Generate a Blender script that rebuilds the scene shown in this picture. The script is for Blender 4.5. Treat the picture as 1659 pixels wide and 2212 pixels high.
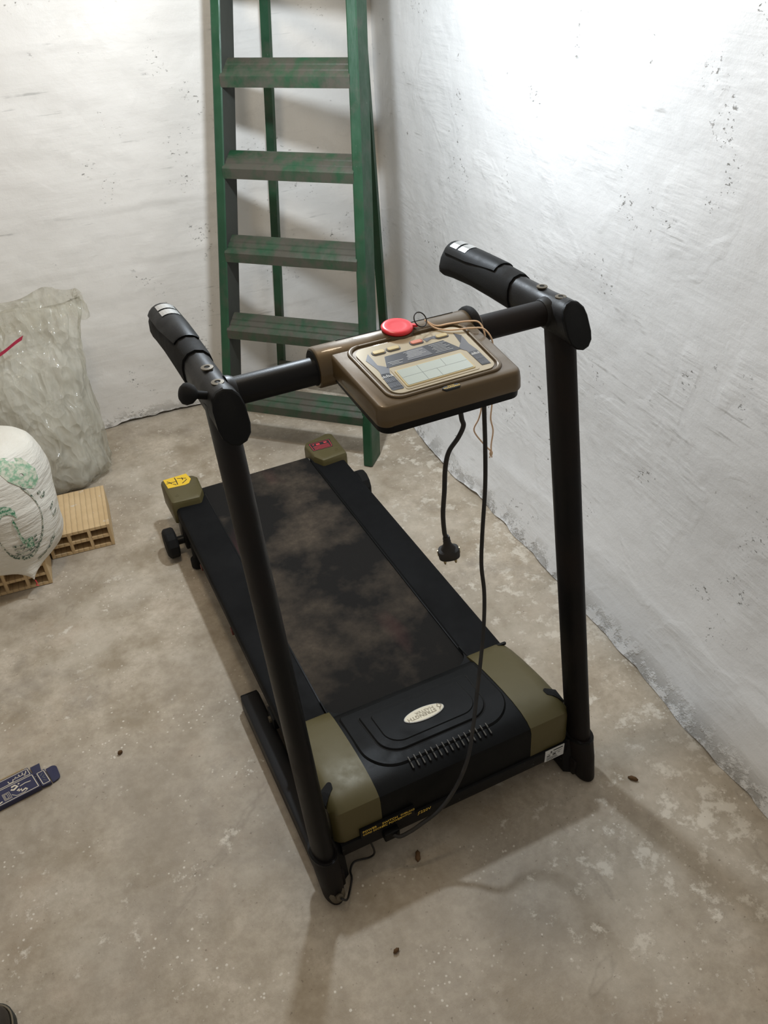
import bpy, bmesh, math, random
import numpy as np
from mathutils import Vector, Matrix
random.seed(7)
S = bpy.context.scene
for o in list(bpy.data.objects): bpy.data.objects.remove(o)
COL = S.collection

# ------------------------------------------------------------------ camera
cd = bpy.data.cameras.new('camera'); cam = bpy.data.objects.new('camera', cd); COL.objects.link(cam)
cd.sensor_fit = 'HORIZONTAL'; cd.sensor_width = 36.0; cd.lens = 1772.84 * 36.0 / 1659.0
cd.clip_start = 0.02
_r = Vector((0.89852, -0.43656, -0.04564)); _d = Vector((-0.29208, -0.51703, -0.8046)); _f = Vector((0.32766, 0.73627, -0.59207))
cam.matrix_world = Matrix(((_r.x, -_d.x, -_f.x, -0.51979), (_r.y, -_d.y, -_f.y, -0.8309), (_r.z, -_d.z, -_f.z, 1.55), (0, 0, 0, 1)))
S.camera = cam

# ------------------------------------------------------------------ light
S.view_settings.view_transform = 'Standard'; S.view_settings.look = 'None'
S.view_settings.gamma = 1.0; S.view_settings.use_curve_mapping = False
S.view_settings.exposure = 0.20
wld = bpy.data.worlds.new('world'); S.world = wld; wld.use_nodes = True
wld.node_tree.nodes['Background'].inputs[0].default_value = (1.0, 0.93, 0.83, 1)
wld.node_tree.nodes['Background'].inputs[1].default_value = 0.27

def lamp(name, kind, loc, power, color, size):
    l = bpy.data.lights.new(name, kind); l.energy = power; l.color = color
    if kind == 'POINT': l.shadow_soft_size = size
    o = bpy.data.objects.new(name, l); o.location = loc; COL.objects.link(o); return o
lamp('bulb_light', 'POINT', (0.14, 1.02, 1.56), 38, (0.82, 0.91, 1.0), 0.04)
lamp('room_lamp_light', 'POINT', (-0.25, 0.62, 2.60), 34, (1.0, 0.84, 0.63), 0.13)

# ------------------------------------------------------------------ helpers
def lin(c):
    return tuple(((v / 12.92) if v <= 0.04045 else ((v + 0.055) / 1.055) ** 2.4) for v in [x / 255.0 for x in c])

class NT:
    """small node-tree builder"""
    def __init__(s, name):
        s.m = bpy.data.materials.new(name); s.m.use_nodes = True
        s.t = s.m.node_tree; s.b = s.t.nodes['Principled BSDF']; s._co = None
    def n(s, typ, **kw):
        nd = s.t.nodes.new(typ)
        for k, v in kw.items(): setattr(nd, k, v)
        return nd
    def link(s, a, b): s.t.links.new(a, b)
    def inp(s, nd, name, v):
        if hasattr(v, 'is_output'): s.link(v, nd.inputs[name])
        elif v is not None: nd.inputs[name].default_value = v
    def co(s):
        if s._co is None: s._co = s.n('ShaderNodeTexCoord').outputs['Object']
        return s._co
    def map(s, scale=(1, 1, 1), rot=(0, 0, 0), loc=(0, 0, 0), vec=None):
        m = s.n('ShaderNodeMapping'); s.link(vec or s.co(), m.inputs[0])
        m.inputs['Scale'].default_value = scale; m.inputs['Rotation'].default_value = rot; m.inputs['Location'].default_value = loc
        return m.outputs[0]
    def noise(s, scale, detail=4, rough=0.55, vec=None, dist=0.0):
        t = s.n('ShaderNodeTexNoise'); s.link(vec or s.co(), t.inputs['Vector'])
        t.inputs['Scale'].default_value = scale; t.inputs['Detail'].default_value = detail
        t.inputs['Roughness'].default_value = rough; t.inputs['Distortion'].default_value = dist
        return t.outputs['Fac']
    def voro(s, scale, vec=None, feature='F1', rand=1.0):
        t = s.n('ShaderNodeTexVoronoi', feature=feature); s.link(vec or s.co(), t.inputs['Vector'])
        t.inputs['Scale'].default_value = scale; t.inputs['Randomness'].default_value = rand
        return t.outputs['Distance']
    def wave(s, scale, vec=None, direction='X', dist=0, dscale=1, detail=2):
        t = s.n('ShaderNodeTexWave', bands_direction=direction); s.link(vec or s.co(), t.inputs['Vector'])
        t.inputs['Scale'].default_value = scale; t.inputs['Distortion'].default_value = dist
        t.inputs['Detail Scale'].default_value = dscale; t.inputs['Detail'].default_value = detail
        return t.outputs['Fac']
    def ramp(s, fac, a, b, lo=0.0, hi=1.0):
        r = s.n('ShaderNodeMapRange'); s.inp(r, 'Value', fac)
        r.inputs['From Min'].default_value = a; r.inputs['From Max'].default_value = b
        r.inputs['To Min'].default_value = lo; r.inputs['To Max'].default_value = hi
        return r.outputs[0]
    def math(s, op, a, b=None, clamp=False):
        m = s.n('ShaderNodeMath', operation=op, use_clamp=clamp)
        for i, v in enumerate((a, b)):
            if v is None: continue
            if hasattr(v, 'is_output'): s.link(v, m.inputs[i])
            else: m.inputs[i].default_value = v
        return m.outputs[0]
    def mix(s, fac, a, b, mode='MIX'):
        m = s.n('ShaderNodeMix', data_type='RGBA', blend_type=mode)
        for i, v in ((0, fac), (6, a), (7, b)):
            if hasattr(v, 'is_output'): s.link(v, m.inputs[i])
            else: m.inputs[i].default_value = v if i == 0 else (tuple(v) + (1,) if len(v) == 3 else v)
        return m.outputs[2]
    def xyz(s):
        x = s.n('ShaderNodeSeparateXYZ'); s.link(s.co(), x.inputs[0]); return x.outputs
    def bump(s, h, strength=0.3, dist=0.01, normal=None):
        b = s.n('ShaderNodeBump'); s.link(h, b.inputs['Height'])
        b.inputs['Strength'].default_value = strength; b.inputs['Distance'].default_value = dist
        if normal: s.link(normal, b.inputs['Normal'])
        return b.outputs[0]
    def out(s, color=None, rough=None, normal=None, **kw):
        if color is not None:
            if hasattr(color, 'is_output'): s.link(color, s.b.inputs['Base Color'])
            else: s.b.inputs['Base Color'].default_value = tuple(color) + (1,)
        if rough is not None: s.inp(s.b, 'Roughness', rough)
        if normal is not None: s.link(normal, s.b.inputs['Normal'])
        for k, v in kw.items(): s.inp(s.b, k, v)
        return s.m

def plain(name, rgb, rough=0.5, metal=0.0, dirt=0.0, dirtc=(0.16, 0.13, 0.10), scale=30, bump=0.0, bscale=400, spec=0.5, coat=0.0):
    t = NT(name); c = lin(rgb)
    col = c
    if dirt:
        f = t.math('MULTIPLY', t.ramp(t.noise(scale, 5, 0.6), 0.42, 0.75), dirt, True)
        col = t.mix(f, c, dirtc)
        rough = t.ramp(t.noise(scale, 5, 0.6), 0.4, 0.75, rough, min(1, rough + 0.3))
    nm = t.bump(t.noise(bscale, 2, 0.5), bump, 0.001) if bump else None
    m = t.out(col, rough, nm, Metallic=metal)
    t.b.inputs['Specular IOR Level'].default_value = spec
    t.b.inputs['Coat Weight'].default_value = coat
    return m

def make_obj(name, me, mat=None, parent=None, smooth=False, loc=None):
    o = bpy.data.objects.new(name, me); COL.objects.link(o)
    if mat: me.materials.append(mat)
    if smooth:
        me.polygons.foreach_set('use_smooth', [True] * len(me.polygons))
    if parent is not None:
        o.parent = parent
        if parent.type == 'EMPTY': o.location = -Vector(parent.location)
    return o
def bobj(name, bm, mat, parent=None, smooth=False, ang=None):
    bmesh.ops.recalc_face_normals(bm, faces=bm.faces[:])
    me = bpy.data.meshes.new(name); bm.to_mesh(me); bm.free()
    if ang is not None:
        smooth = True
        try: me.set_sharp_from_angle(angle=math.radians(ang))
        except Exception: pass
    return make_obj(name, me, mat, parent, smooth)
def tag(o, label, cat=None, group=None):
    o['label'] = label
    if cat: o['category'] = cat
    if group: o['group'] = group
    return o
def thing(name, label, cat, loc=(0, 0, 0), group=None):
    o = bpy.data.objects.new(name, None); COL.objects.link(o); o.location = loc; o.empty_display_size = 0.05
    return tag(o, label, cat, group)
def struct(o): o['kind'] = 'structure'; return o
def V(*a): return Vector(a)

def add_box(bm, c, s, rot=None, bev=0.0, seg=2):
    M = Matrix.Translation(Vector(c)) @ (rot.to_4x4() if rot else Matrix.Identity(4)) @ Matrix.Diagonal((s[0], s[1], s[2], 1))
    r = bmesh.ops.create_cube(bm, size=1.0, matrix=M)
    if bev:
        es = list({e for v in r['verts'] for e in v.link_edges})
        bmesh.ops.bevel(bm, geom=es, offset=bev, segments=seg, affect='EDGES', profile=0.6)
def box(lo, hi, bev=0.0, rot=None, seg=2):
    bm = bmesh.new(); lo = Vector(lo); hi = Vector(hi); add_box(bm, (lo + hi) / 2, hi - lo, rot, bev, seg); return bm
def add_rings(bm, rings, cap=True, closed=True):
    """loft through rings (lists of points)"""
    vs = [[bm.verts.new(p) for p in r] for r in rings]
    n = len(vs[0])
    for a, b in zip(vs[:-1], vs[1:]):
        for i in range(n if closed else n - 1):
            j = (i + 1) % n
            bm.faces.new((a[i], a[j], b[j], b[i]))
    if cap:
        bm.faces.new(list(reversed(vs[0]))); bm.faces.new(vs[-1])
    return vs
def rings_obj(rings, cap=True):
    bm = bmesh.new(); add_rings(bm, rings, cap); return bm
def catmull(pts, n=8):
    P = [Vector(p) for p in pts]; P = [P[0] * 2 - P[1]] + P + [P[-1] * 2 - P[-2]]
    out = []
    for i in range(1, len(P) - 2):
        for k in range(n):
            t = k / n
            out.append(0.5 * ((2 * P[i]) + (P[i + 1] - P[i - 1]) * t + (2 * P[i - 1] - 5 * P[i] + 4 * P[i + 1] - P[i + 2]) * t * t + (3 * P[i] - P[i - 1] - 3 * P[i + 1] + P[i + 2]) * t ** 3))
    out.append(P[-2]); return out
def add_tube(bm, pts, r, seg=10, cap=True):
    pts = [Vector(p) for p in pts]; rings = []; up = None
    for i, p in enumerate(pts):
        t = (pts[min(i + 1, len(pts) - 1)] - pts[max(i - 1, 0)]).normalized()
        if up is None: up = t.orthogonal().normalized()
        up = (up - t * up.dot(t)).normalized(); s = t.cross(up)
        rr = r[i] if isinstance(r, (list, tuple)) else r
        rings.append([p + (up * math.cos(a) + s * math.sin(a)) * rr for a in [2 * math.pi * k / seg for k in range(seg)]])
    add_rings(bm, rings, cap)
def tube(pts, r, seg=10): bm = bmesh.new(); add_tube(bm, pts, r, seg); return bm
def add_lathe(bm, c, axis, prof, seg=24):
    """prof = [(radius, height along axis)]"""
    ax = Vector(axis).normalized(); u = ax.orthogonal().normalized(); w = ax.cross(u); c = Vector(c)
    add_rings(bm, [[c + ax * h + (u * math.cos(a) + w * math.sin(a)) * max(r, 1e-5) for a in [2 * math.pi * k / seg for k in range(seg)]] for r, h in prof])
def lathe(c, axis, prof, seg=24): bm = bmesh.new(); add_lathe(bm, c, axis, prof, seg); return bm
def rpoly(pts, rad, seg=5):
    """rounded 2-D polygon outline"""
    out = []; n = len(pts)
    for i in range(n):
        p = Vector(pts[i]); a = Vector(pts[i - 1]) - p; b = Vector(pts[(i + 1) % n]) - p
        r = rad[i] if isinstance(rad, (list, tuple)) else rad
        if r <= 0: out.append(p); continue
        la, lb = a.length, b.length; a.normalize(); b.normalize()
        h = math.acos(max(-1, min(1, a.dot(b)))) / 2
        d = min(r / math.tan(h), la * 0.49, lb * 0.49); r2 = d * math.tan(h)
        s = p + a * d; e = p + b * d; c = p + (a + b).normalized() * (r2 / math.sin(h))
        v0 = s - c; v1 = e - c; tot = v0.angle_signed(v1) if v0.length > 0 else 0
        for k in range(seg + 1):
            t = tot * k / seg
            out.append(c + Vector((v0.x * math.cos(t) + v0.y * math.sin(t), -v0.x * math.sin(t) + v0.y * math.cos(t))))
    return out
def inset(outline, d):
    n = len(outline); res = []
    area = sum(outline[i].x * outline[(i + 1) % n].y - outline[(i + 1) % n].x * outline[i].y for i in range(n))
    sg = 1 if area > 0 else -1
    for i in range(n):
        a = outline[i - 1]; b = outline[(i + 1) % n]
        t = (b - a)
        if t.length < 1e-9: res.append(outline[i].copy()); continue
        t.normalize(); res.append(outline[i] + Vector((-t.y, t.x)) * d * sg)
    return res
def scale_out(outline, k):
    c = sum(outline, Vector((0, 0))) / len(outline); return [c + (p - c) * k for p in outline]
def surf_plate(outline, zf, dz, thick, bev=0.001, ks=(0.9, 0.75, 0.5, 0.2)):
    """plate lying on a surface z = zf(x, y): side wall, small bevel, curved top"""
    P = lambda o, d: [(p.x, p.y, zf(p.x, p.y) + d) for p in o]
    inn = inset(outline, bev)
    rings = [P(outline, dz - thick), P(outline, dz - bev), P(inn, dz)] + [P(scale_out(inn, k), dz) for k in ks]
    return rings_obj(rings)
def plate_map(outline, f, thick):
    """flat plate: f(u, v, h) -> point"""
    return rings_obj([[f(p.x, p.y, 0) for p in outline], [f(p.x, p.y, thick) for p in outline]])
def text_mesh(s, size, M, mat, name, parent, thick=0.0002, sx=1.0, align='CENTER', bold=0.0):
    c = bpy.data.curves.new(name, 'FONT'); c.body = s; c.size = size; c.align_x = align; c.align_y = 'CENTER'; c.extrude = thick; c.offset = bold
    c.resolution_u = 2
    o = bpy.data.objects.new(name + '_src', c); COL.objects.link(o)
    bpy.context.view_layer.update()
    me = bpy.data.meshes.new_from_object(o.evaluated_get(bpy.context.evaluated_depsgraph_get()))
    bpy.data.objects.remove(o); bpy.data.curves.remove(c)
    me.transform(M @ Matrix.Diagonal((sx, 1, 1, 1)))
    me.materials.clear(); me.name = name
    return make_obj(name, me, mat, parent)
def ribbon(pts, w, f, lift, name, mat, parent):
    """flat stroke: pts in 2-D, f(u,v,h)->3-D"""
    P = [Vector(p) for p in pts]; L = []; R = []
    for i, p in enumerate(P):
        t = (P[min(i + 1, len(P) - 1)] - P[max(i - 1, 0)]).normalized(); nrm = Vector((-t.y, t.x)) * (w / 2)
        L.append(p + nrm); R.append(p - nrm)
    bm = bmesh.new()
    for h0 in (lift,):
        a = [bm.verts.new(f(p.x, p.y, h0)) for p in L]; b = [bm.verts.new(f(p.x, p.y, h0)) for p in R]
        for i in range(len(P) - 1): bm.faces.new((a[i], a[i + 1], b[i + 1], b[i]))
    return bobj(name, bm, mat, parent)

# value noise in numpy for surface relief
_rng = np.random.RandomState(3); _G = _rng.rand(256, 256)
def vnoise(x, y):
    xi = np.floor(x).astype(int); yi = np.floor(y).astype(int); fx = x - xi; fy = y - yi
    fx = fx * fx * (3 - 2 * fx); fy = fy * fy * (3 - 2 * fy)
    g = lambda a, b: _G[a % 256, b % 256]
    return (g(xi, yi) * (1 - fx) * (1 - fy) + g(xi + 1, yi) * fx * (1 - fy) + g(xi, yi + 1) * (1 - fx) * fy + g(xi + 1, yi + 1) * fx * fy) * 2 - 1
def fbm(x, y, o=4):
    r = 0; a = 1.0; s = 0
    for k in range(o):
        r = r + a * vnoise(x * 2 ** k + 17 * k, y * 2 ** k + 31 * k); s += a; a *= 0.5
    return r / s
def grid_mesh(name, X, Y, Z):
    ny, nx = X.shape
    co = np.stack([X, Y, Z], -1).reshape(-1, 3)
    idx = np.arange(nx * ny).reshape(ny, nx)
    q = np.stack([idx[:-1, :-1], idx[:-1, 1:], idx[1:, 1:], idx[1:, :-1]], -1).reshape(-1, 4)
    me = bpy.data.meshes.new(name)
    me.vertices.add(len(co)); me.vertices.foreach_set('co', co.ravel().astype(np.float32))
    me.loops.add(q.size); me.loops.foreach_set('vertex_index', q.ravel().astype(np.int32))
    me.polygons.add(len(q)); me.polygons.foreach_set('loop_start', (np.arange(len(q)) * 4).astype(np.int32))
    me.polygons.foreach_set('loop_total', np.full(len(q), 4, np.int32))
    me.update(calc_edges=True); me.validate(); return me

# ------------------------------------------------------------------ materials of the room
def m_wall(name, base, axis):
    t = NT(name)
    sq = (0.25, 1, 1) if axis == 'X' else (1, 0.25, 1)
    big = t.noise(2.2, 4, 0.6, t.map((1.0, 1.0, 1.6)))
    col = t.mix(t.ramp(big, 0.3, 0.7), tuple(v * 0.93 for v in base), base)
    patch = t.noise(6, 3, 0.7, t.map((1, 1, 2.5), rot=(0.3, 0.3, 0)), 0.8)
    col = t.mix(t.ramp(patch, 0.56, 0.60, 0, 0.18), col, tuple(v * 0.80 for v in base))
    # pits and dirty scrapes gathered in patches
    mask = t.ramp(t.noise(6.5, 3, 0.6), 0.57 if axis == 'X' else 0.60, 0.64)
    pit = t.ramp(t.noise(72, 4, 0.68, t.map((1, 1, 1.5))), 0.61, 0.65)
    pits = t.math('MULTIPLY', mask, pit)
    mask2 = t.ramp(t.noise(6, 3, 0.6, t.map(loc=(3, 5, 1))), 0.55, 0.62)
    scr = t.ramp(t.noise(20, 4, 0.6, t.map((sq[0] * 0.8 if axis == 'X' else 1, sq[1] * 0.8 if axis == 'Y' else 1, 3.6), rot=((0.35, 0, 0) if axis == 'Y' else (0, 0.05, 0)))), 0.60, 0.66)
    scr = t.math('MULTIPLY', scr, mask2)
    zf_ = t.ramp(t.xyz()[2], 0.0, 0.055, 1.0, 0.0)
    chip = t.math('MULTIPLY', zf_, t.ramp(t.noise(14, 5, 0.7, t.map(loc=(1, 8, 2))), 0.46, 0.56))
    pits = t.math('MAXIMUM', pits, t.math('MULTIPLY', chip, 0.75))
    col = t.mix(t.math('MULTIPLY', pits, 0.85), col, (0.16, 0.15, 0.13))
    col = t.mix(t.math('MULTIPLY', scr, 0.5), col, (0.33, 0.32, 0.30))
    # relief: trowel strokes, lumps, fine grain
    tw = t.noise(9, 2, 0.5, t.map((sq[0] * 1.2, sq[1] * 1.2, 7.0), rot=((0.42, 0, 0) if axis == 'Y' else (0, 0.06, 0))))
    tmask = t.ramp(t.noise(4.6, 3, 0.6, t.map(loc=(9, 2, 4)), 0.6), 0.52, 0.60)
    tr = t.math('MULTIPLY', t.noise(40, 2, 0.5, t.map((sq[0], sq[1], 1.7), rot=((0.45, 0, 0) if axis == 'Y' else (0, 0.1, 0)))), tmask)
    h = t.math('ADD', t.math('MULTIPLY', t.noise(16, 6, 0.62), 0.55), t.math('MULTIPLY', tr, 0.42 if axis == 'Y' else 0.22))
    h = t.math('ADD', h, t.math('MULTIPLY', tw, 0.16))
    h = t.math('SUBTRACT', h, t.math('MULTIPLY', pits, 1.4))
    n1 = t.bump(h, 0.55 if axis == 'Y' else 0.42, 0.010)
    n2 = t.bump(t.noise(260, 3, 0.6), 0.25, 0.0012, n1)
    return t.out(col, t.ramp(t.noise(12, 3), 0.3, 0.7, 0.42, 0.62), n2)
M_wallb = m_wall('plaster_back', (0.80, 0.765, 0.715), 'X')
M_wallr = m_wall('plaster_right', (0.745, 0.745, 0.74), 'Y')

def m_floor():
    t = NT('concrete')
    big = t.noise(1.7, 5, 0.6); mid = t.noise(6.5, 5, 0.62)
    c = t.mix(t.ramp(mid, 0.36, 0.64), (0.315, 0.258, 0.182), (0.58, 0.505, 0.405))
    c = t.mix(t.ramp(t.noise(55, 5, 0.75), 0.42, 0.60, 0, 0.35), c, (0.285, 0.230, 0.165))
    c = t.mix(t.ramp(big, 0.44, 0.62, 0, 0.55), c, (0.29, 0.25, 0.20))
    c = t.mix(t.ramp(t.noise(3.1, 4, 0.6, t.map(loc=(4, 1, 0))), 0.55, 0.70, 0, 0.4), c, (0.44, 0.34, 0.25))
    # pale plaster smears and splashes, denser toward the right-hand wall
    xyz = t.xyz()
    near = t.math('ADD', t.ramp(xyz[0], 0.0, 0.58, -0.035, 0.065), t.ramp(t.noise(2.3, 3, 0.6, t.map(loc=(7, 3, 0))), 0.4, 0.65, -0.05, 0.05))
    near = t.math('ADD', near, t.ramp(xyz[1], 1.3, 2.1, 0.0, 0.03))
    sp = t.noise(19, 9, 0.72, None, 0.0)
    f = t.math('MULTIPLY', t.ramp(t.math('ADD', sp, near), 0.585, 0.66), 0.8)
    c = t.mix(f, c, (0.72, 0.665, 0.57))
    c = t.mix(t.ramp(t.math('ADD', t.noise(4.2, 6, 0.7, t.map(loc=(5, 9, 0))), near), 0.47, 0.68, 0, 0.5), c, (0.58, 0.52, 0.43))
    fl = t.voro(70, t.map((1, 1, 0)))
    keep = t.ramp(t.noise(6, 4, 0.65, t.map(loc=(2, 7, 3))), 0.50, 0.60)
    sm = t.ramp(t.math('ADD', fl, t.math('MULTIPLY', t.noise(90, 2), 0.25)), 0.25, 0.31, 1.0, 0.0)
    c = t.mix(t.math('MULTIPLY', t.math('MULTIPLY', sm, keep), 0.75), c, (0.74, 0.69, 0.60))
    # dark stains and pin-holes
    ds = t.ramp(t.noise(120, 2, 0.6), 0.70, 0.74)
    c = t.mix(t.math('MULTIPLY', ds, 0.5), c, (0.12, 0.09, 0.06))
    dk = t.ramp(t.noise(2.6, 6, 0.7, t.map(loc=(1.3, 0.4, 0)), 0.4), 0.56, 0.68, 0, 0.42)
    c = t.mix(dk, c, (0.20, 0.17, 0.14))
    # hairline cracks
    cr = t.voro(1.15, t.map((1, 1, 0), vec=None), 'DISTANCE_TO_EDGE')
    wob = t.math('ADD', cr, t.math('MULTIPLY', t.math('SUBTRACT', t.noise(9, 4), 0.5), 0.10))
    cf = t.math('MULTIPLY', t.ramp(t.math('ABSOLUTE', wob), 0.0, 0.006, 1, 0), t.ramp(t.noise(2.2, 2), 0.45, 0.55))
    c = t.mix(t.math('MULTIPLY', cf, 0.18), c, (0.12, 0.095, 0.07))
    h = t.math('ADD', t.math('MULTIPLY', t.noise(38, 6, 0.65), 0.7), t.math('MULTIPLY', f, 0.3))
    n = t.bump(h, 0.35, 0.006)
    n = t.bump(t.noise(420, 3), 0.25, 0.0012, n)
    return t.out(c, t.ramp(mid, 0.3, 0.7, 0.50, 0.72), n)
M_floor = m_floor()

# ------------------------------------------------------------------ room
def baseX(y):      # foot of the right-hand wall on the floor
    return np.interp(y, [-1.6, -0.26, -0.11, 0.04, 0.29, 0.44, 0.60, 0.85, 1.0, 1.18, 1.345, 1.48, 1.73, 2.11, 2.4],
                        [0.49, 0.562, 0.571, 0.580, 0.602, 0.612, 0.624, 0.634, 0.638, 0.634, 0.645, 0.658, 0.695, 0.745, 0.78])
st = 0.011
# back wall
xs = np.arange(-1.7, 0.95, st); zs = np.concatenate([np.arange(0.0, 1.75, st), np.arange(1.75, 2.45, 0.04)])
X, Z = np.meshgrid(xs, zs)
d = 0.010 * fbm(X * 1.6, Z * 1.6, 3) + 0.004 * fbm(X * 7 + 5, Z * 9, 4)
def ledge(zc, amp, wd=0.03, sl=0.0, ph=0.0):
    zz = zc + sl * X + 0.012 * fbm(X * 4 + ph, X * 0 + ph, 3)
    u = (Z - zz) / wd
    return amp * np.where(u > 0, np.exp(-u * 1.2), np.exp(u * 6.0)) * (0.55 + 0.45 * fbm(X * 3 + ph, Z * 0 + 2, 2))
d = d + ledge(1.262, 0.004, 0.03, 0.0, 1) + ledge(0.777, 0.0055, 0.03, 0.0, 4) + ledge(0.600, 0.005, 0.025, 0.0, 8) + ledge(1.0, 0.003, 0.05, 0.03, 11) + ledge(0.33, 0.004, 0.03, 0, 14)
d = d + 0.0035 * np.clip(fbm(X * 5 + 3, Z * 11 + 8, 5), 0, 1) ** 0.5
foot = np.clip(1 - Z / 0.06, 0, 1); d = d + foot * (0.006 + 0.010 * fbm(X * 9, X * 0 + 3, 3))
Z2 = Z + np.where(Z < 0.011, 0.005 + np.clip(0.016 * fbm(X * 12, X * 0, 4), -0.004, 0.02), 0)
me = grid_mesh('wall_back', X, 2.108 - d, Z2)
wb = struct(make_obj('wall_back', me, M_wallb, None, True))
tag(wb, 'rough whitewashed plaster back wall behind the green ladder')
# right wall, flaring into the room near the floor
ys = np.arange(-1.5, 2.35, st)
Y, Z = np.meshgrid(ys, zs)
bx = np.vectorize(lambda v: v)(baseX(Y))
up = 0.842 - 0.058 * (2.11 - Y)
flare = np.clip(1 - Z / 0.52, 0, 1) ** 2.2
Xr = bx * flare + up * (1 - flare)
d = 0.012 * fbm(Y * 1.7 + 9, Z * 1.7, 3) + 0.004 * fbm(Y * 8 + 2, Z * 8, 4)
zz = 0.135 + 0.02 * fbm(Y * 4 + 3, Y * 0 + 1, 3); u = (Z - zz) / 0.035
d = d + 0.010 * np.where(u > 0, np.exp(-u * 2.5), np.exp(u * 2.0)) * (0.6 + 0.5 * fbm(Y * 3, Y * 0 + 7, 2))
foot = np.clip(1 - Z / 0.05, 0, 1); d = d * (1 - foot * 0.7) + foot * 0.010 * fbm(Y * 10, Y * 0 + 5, 3)
Z2 = Z + np.where(Z < 0.011, 0.004 + np.clip(0.014 * fbm(Y * 13, Y * 0 + 9, 4), -0.004, 0.02), 0)
me = grid_mesh('wall_right', Xr - d, Y, Z2)
wr = struct(make_obj('wall_right', me, M_wallr, None, True))
tag(wr, 'bright grey-white rough plaster wall beside the treadmill')
bobj('gap_light_block', box((-1.8, 2.125, -0.05), (1.0, 2.20, 2.44)), M_wallb, wb)  # unseen backing added to keep light out of the gap at the floor
bm = bmesh.new()
yl = list(np.arange(-1.5, 2.31, 0.1)) + [2.3]
add_rings(bm, [[(float(baseX(y_)) + 0.03, y_, -0.05), (1.05, y_, -0.05), (1.05, y_, 0.02), (float(baseX(y_)) + 0.03, y_, 0.02)] for y_ in yl])
bobj('gap_light_block', bm, M_wallr, wr)  # unseen low strip added to block light under the right wall's edge
# floor
X, Y = np.meshgrid(np.arange(-1.7, 1.0, 0.014), np.arange(-1.5, 2.3, 0.014))
me = grid_mesh('floor', X, Y, 0.0018 * fbm(X * 5, Y * 5, 4) - 0.0018)
fl = struct(make_obj('floor', me, M_floor, None, True))
tag(fl, 'stained rough concrete floor with pale plaster splashes')

# ------------------------------------------------------------------ object materials
M_black = plain('black_paint', (17, 17, 18), 0.42, 0, 0.25, (0.035, 0.031, 0.028), 14, 0.12, 500, spec=0.3)
M_tube = plain('black_tube', (13, 13, 14), 0.40, 0, 0.40, (0.030, 0.018, 0.013), 7, 0.15, 700, spec=0.22)
M_rail = plain('black_rail', (9, 10, 12), 0.62, 0, 0.15, (0.018, 0.017, 0.016), 8, 0.15, 800, spec=0.15)
M_rubber = plain('black_rubber', (19, 19, 19), 0.75, 0, 0.2, (0.05, 0.044, 0.038), 25, 0.25, 600, spec=0.25)
M_plast = plain('black_plastic', (8, 9, 10), 0.40, 0, 0.10, (0.02, 0.019, 0.018), 10, 0.20, 900, spec=0.16)
M_dark = plain('painted_cavity_shade', (9, 9, 9), 0.9)  # near-black colour painted in for the shade inside slots, holes and grooves
M_bronze = plain('bronze_plastic', (88, 71, 44), 0.32, 0.3, 0.12, (0.10, 0.08, 0.055), 16, 0.12, 1600, coat=0.25)
M_olive = plain('olive_plastic', (84, 76, 44), 0.40, 0.15, 0.10, (0.10, 0.085, 0.055), 12, 0.10, 1400)
M_washer = plain('worn_washer', (96, 88, 74), 0.5, 0.5)
M_rib = plain('dusty_rib', (88, 84, 76), 0.6)
M_steel = plain('scuffed_steel', (190, 190, 188), 0.32, 0.9)
M_label = plain('white_label', (205, 206, 205), 0.5)
M_yellow = plain('yellow_sticker', (226, 186, 40), 0.5)
M_yelink = plain('yellow_print', (238, 200, 84), 0.6)
M_redlab = plain('red_print', (214, 62, 72), 0.5)
M_ink = plain('dark_ink', (30, 30, 30), 0.6)
M_face = plain('champagne_film', (172, 160, 134), 0.28, 0.15, coat=0.3)
M_navy = plain('navy_print', (27, 29, 39), 0.33, coat=0.3)
M_slate = plain('slate_print', (88, 90, 96), 0.33, coat=0.3)
M_lcd = plain('lcd_glass', (176, 186, 180), 0.12, coat=0.5)
M_goldrim = plain('pale_gold', (190, 172, 128), 0.3, 0.3)
M_redbtn = plain('red_button', (206, 128, 106), 0.35)
M_redkey = plain('red_plastic', (222, 45, 55), 0.32)
M_string = plain('peach_string', (240, 206, 172), 0.8)
M_cord = plain('black_cord', (22, 21, 20), 0.5, 0, 0.4, (0.08, 0.065, 0.05), 30)
M_badge = plain('badge_silver', (206, 197, 176), 0.38, 0.35)
M_badgetx = plain('badge_emboss', (136, 126, 106), 0.4, 0.35)
M_clip = plain('dull_red_plastic', (96, 40, 32), 0.6)
M_brass = plain('plug_pin', (176, 160, 120), 0.35, 0.8)

def m_belt():
    t = NT('dusty_belt')
    a = t.ramp(t.noise(4.2, 5, 0.62, t.map(loc=(0.5, 0.2, 0))), 0.47, 0.72); b = t.noise(60, 4, 0.7)
    xyz = t.xyz(); far = t.ramp(xyz[1], 0.45, 1.15, 0.80, 1.0)
    f = t.math('MULTIPLY', t.math('MULTIPLY', a, far), t.ramp(b, 0.3, 0.7, 0.7, 1.2))
    c = t.mix(t.math('MULTIPLY', f, 0.85, True), (0.0120, 0.0112, 0.0105), (0.110, 0.086, 0.063))
    red = t.ramp(t.noise(8, 2, 0.5, t.map((1, 0.35, 1), loc=(2, 1.1, 0))), 0.62, 0.72, 0, 0.25)
    c = t.mix(t.math('MULTIPLY', red, far), c, (0.10, 0.035, 0.035))
    t.b.inputs['Specular IOR Level'].default_value = 0.15
    return t.out(c, 0.85, t.bump(t.noise(900, 2), 0.35, 0.001))
M_belt = m_belt()
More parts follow.
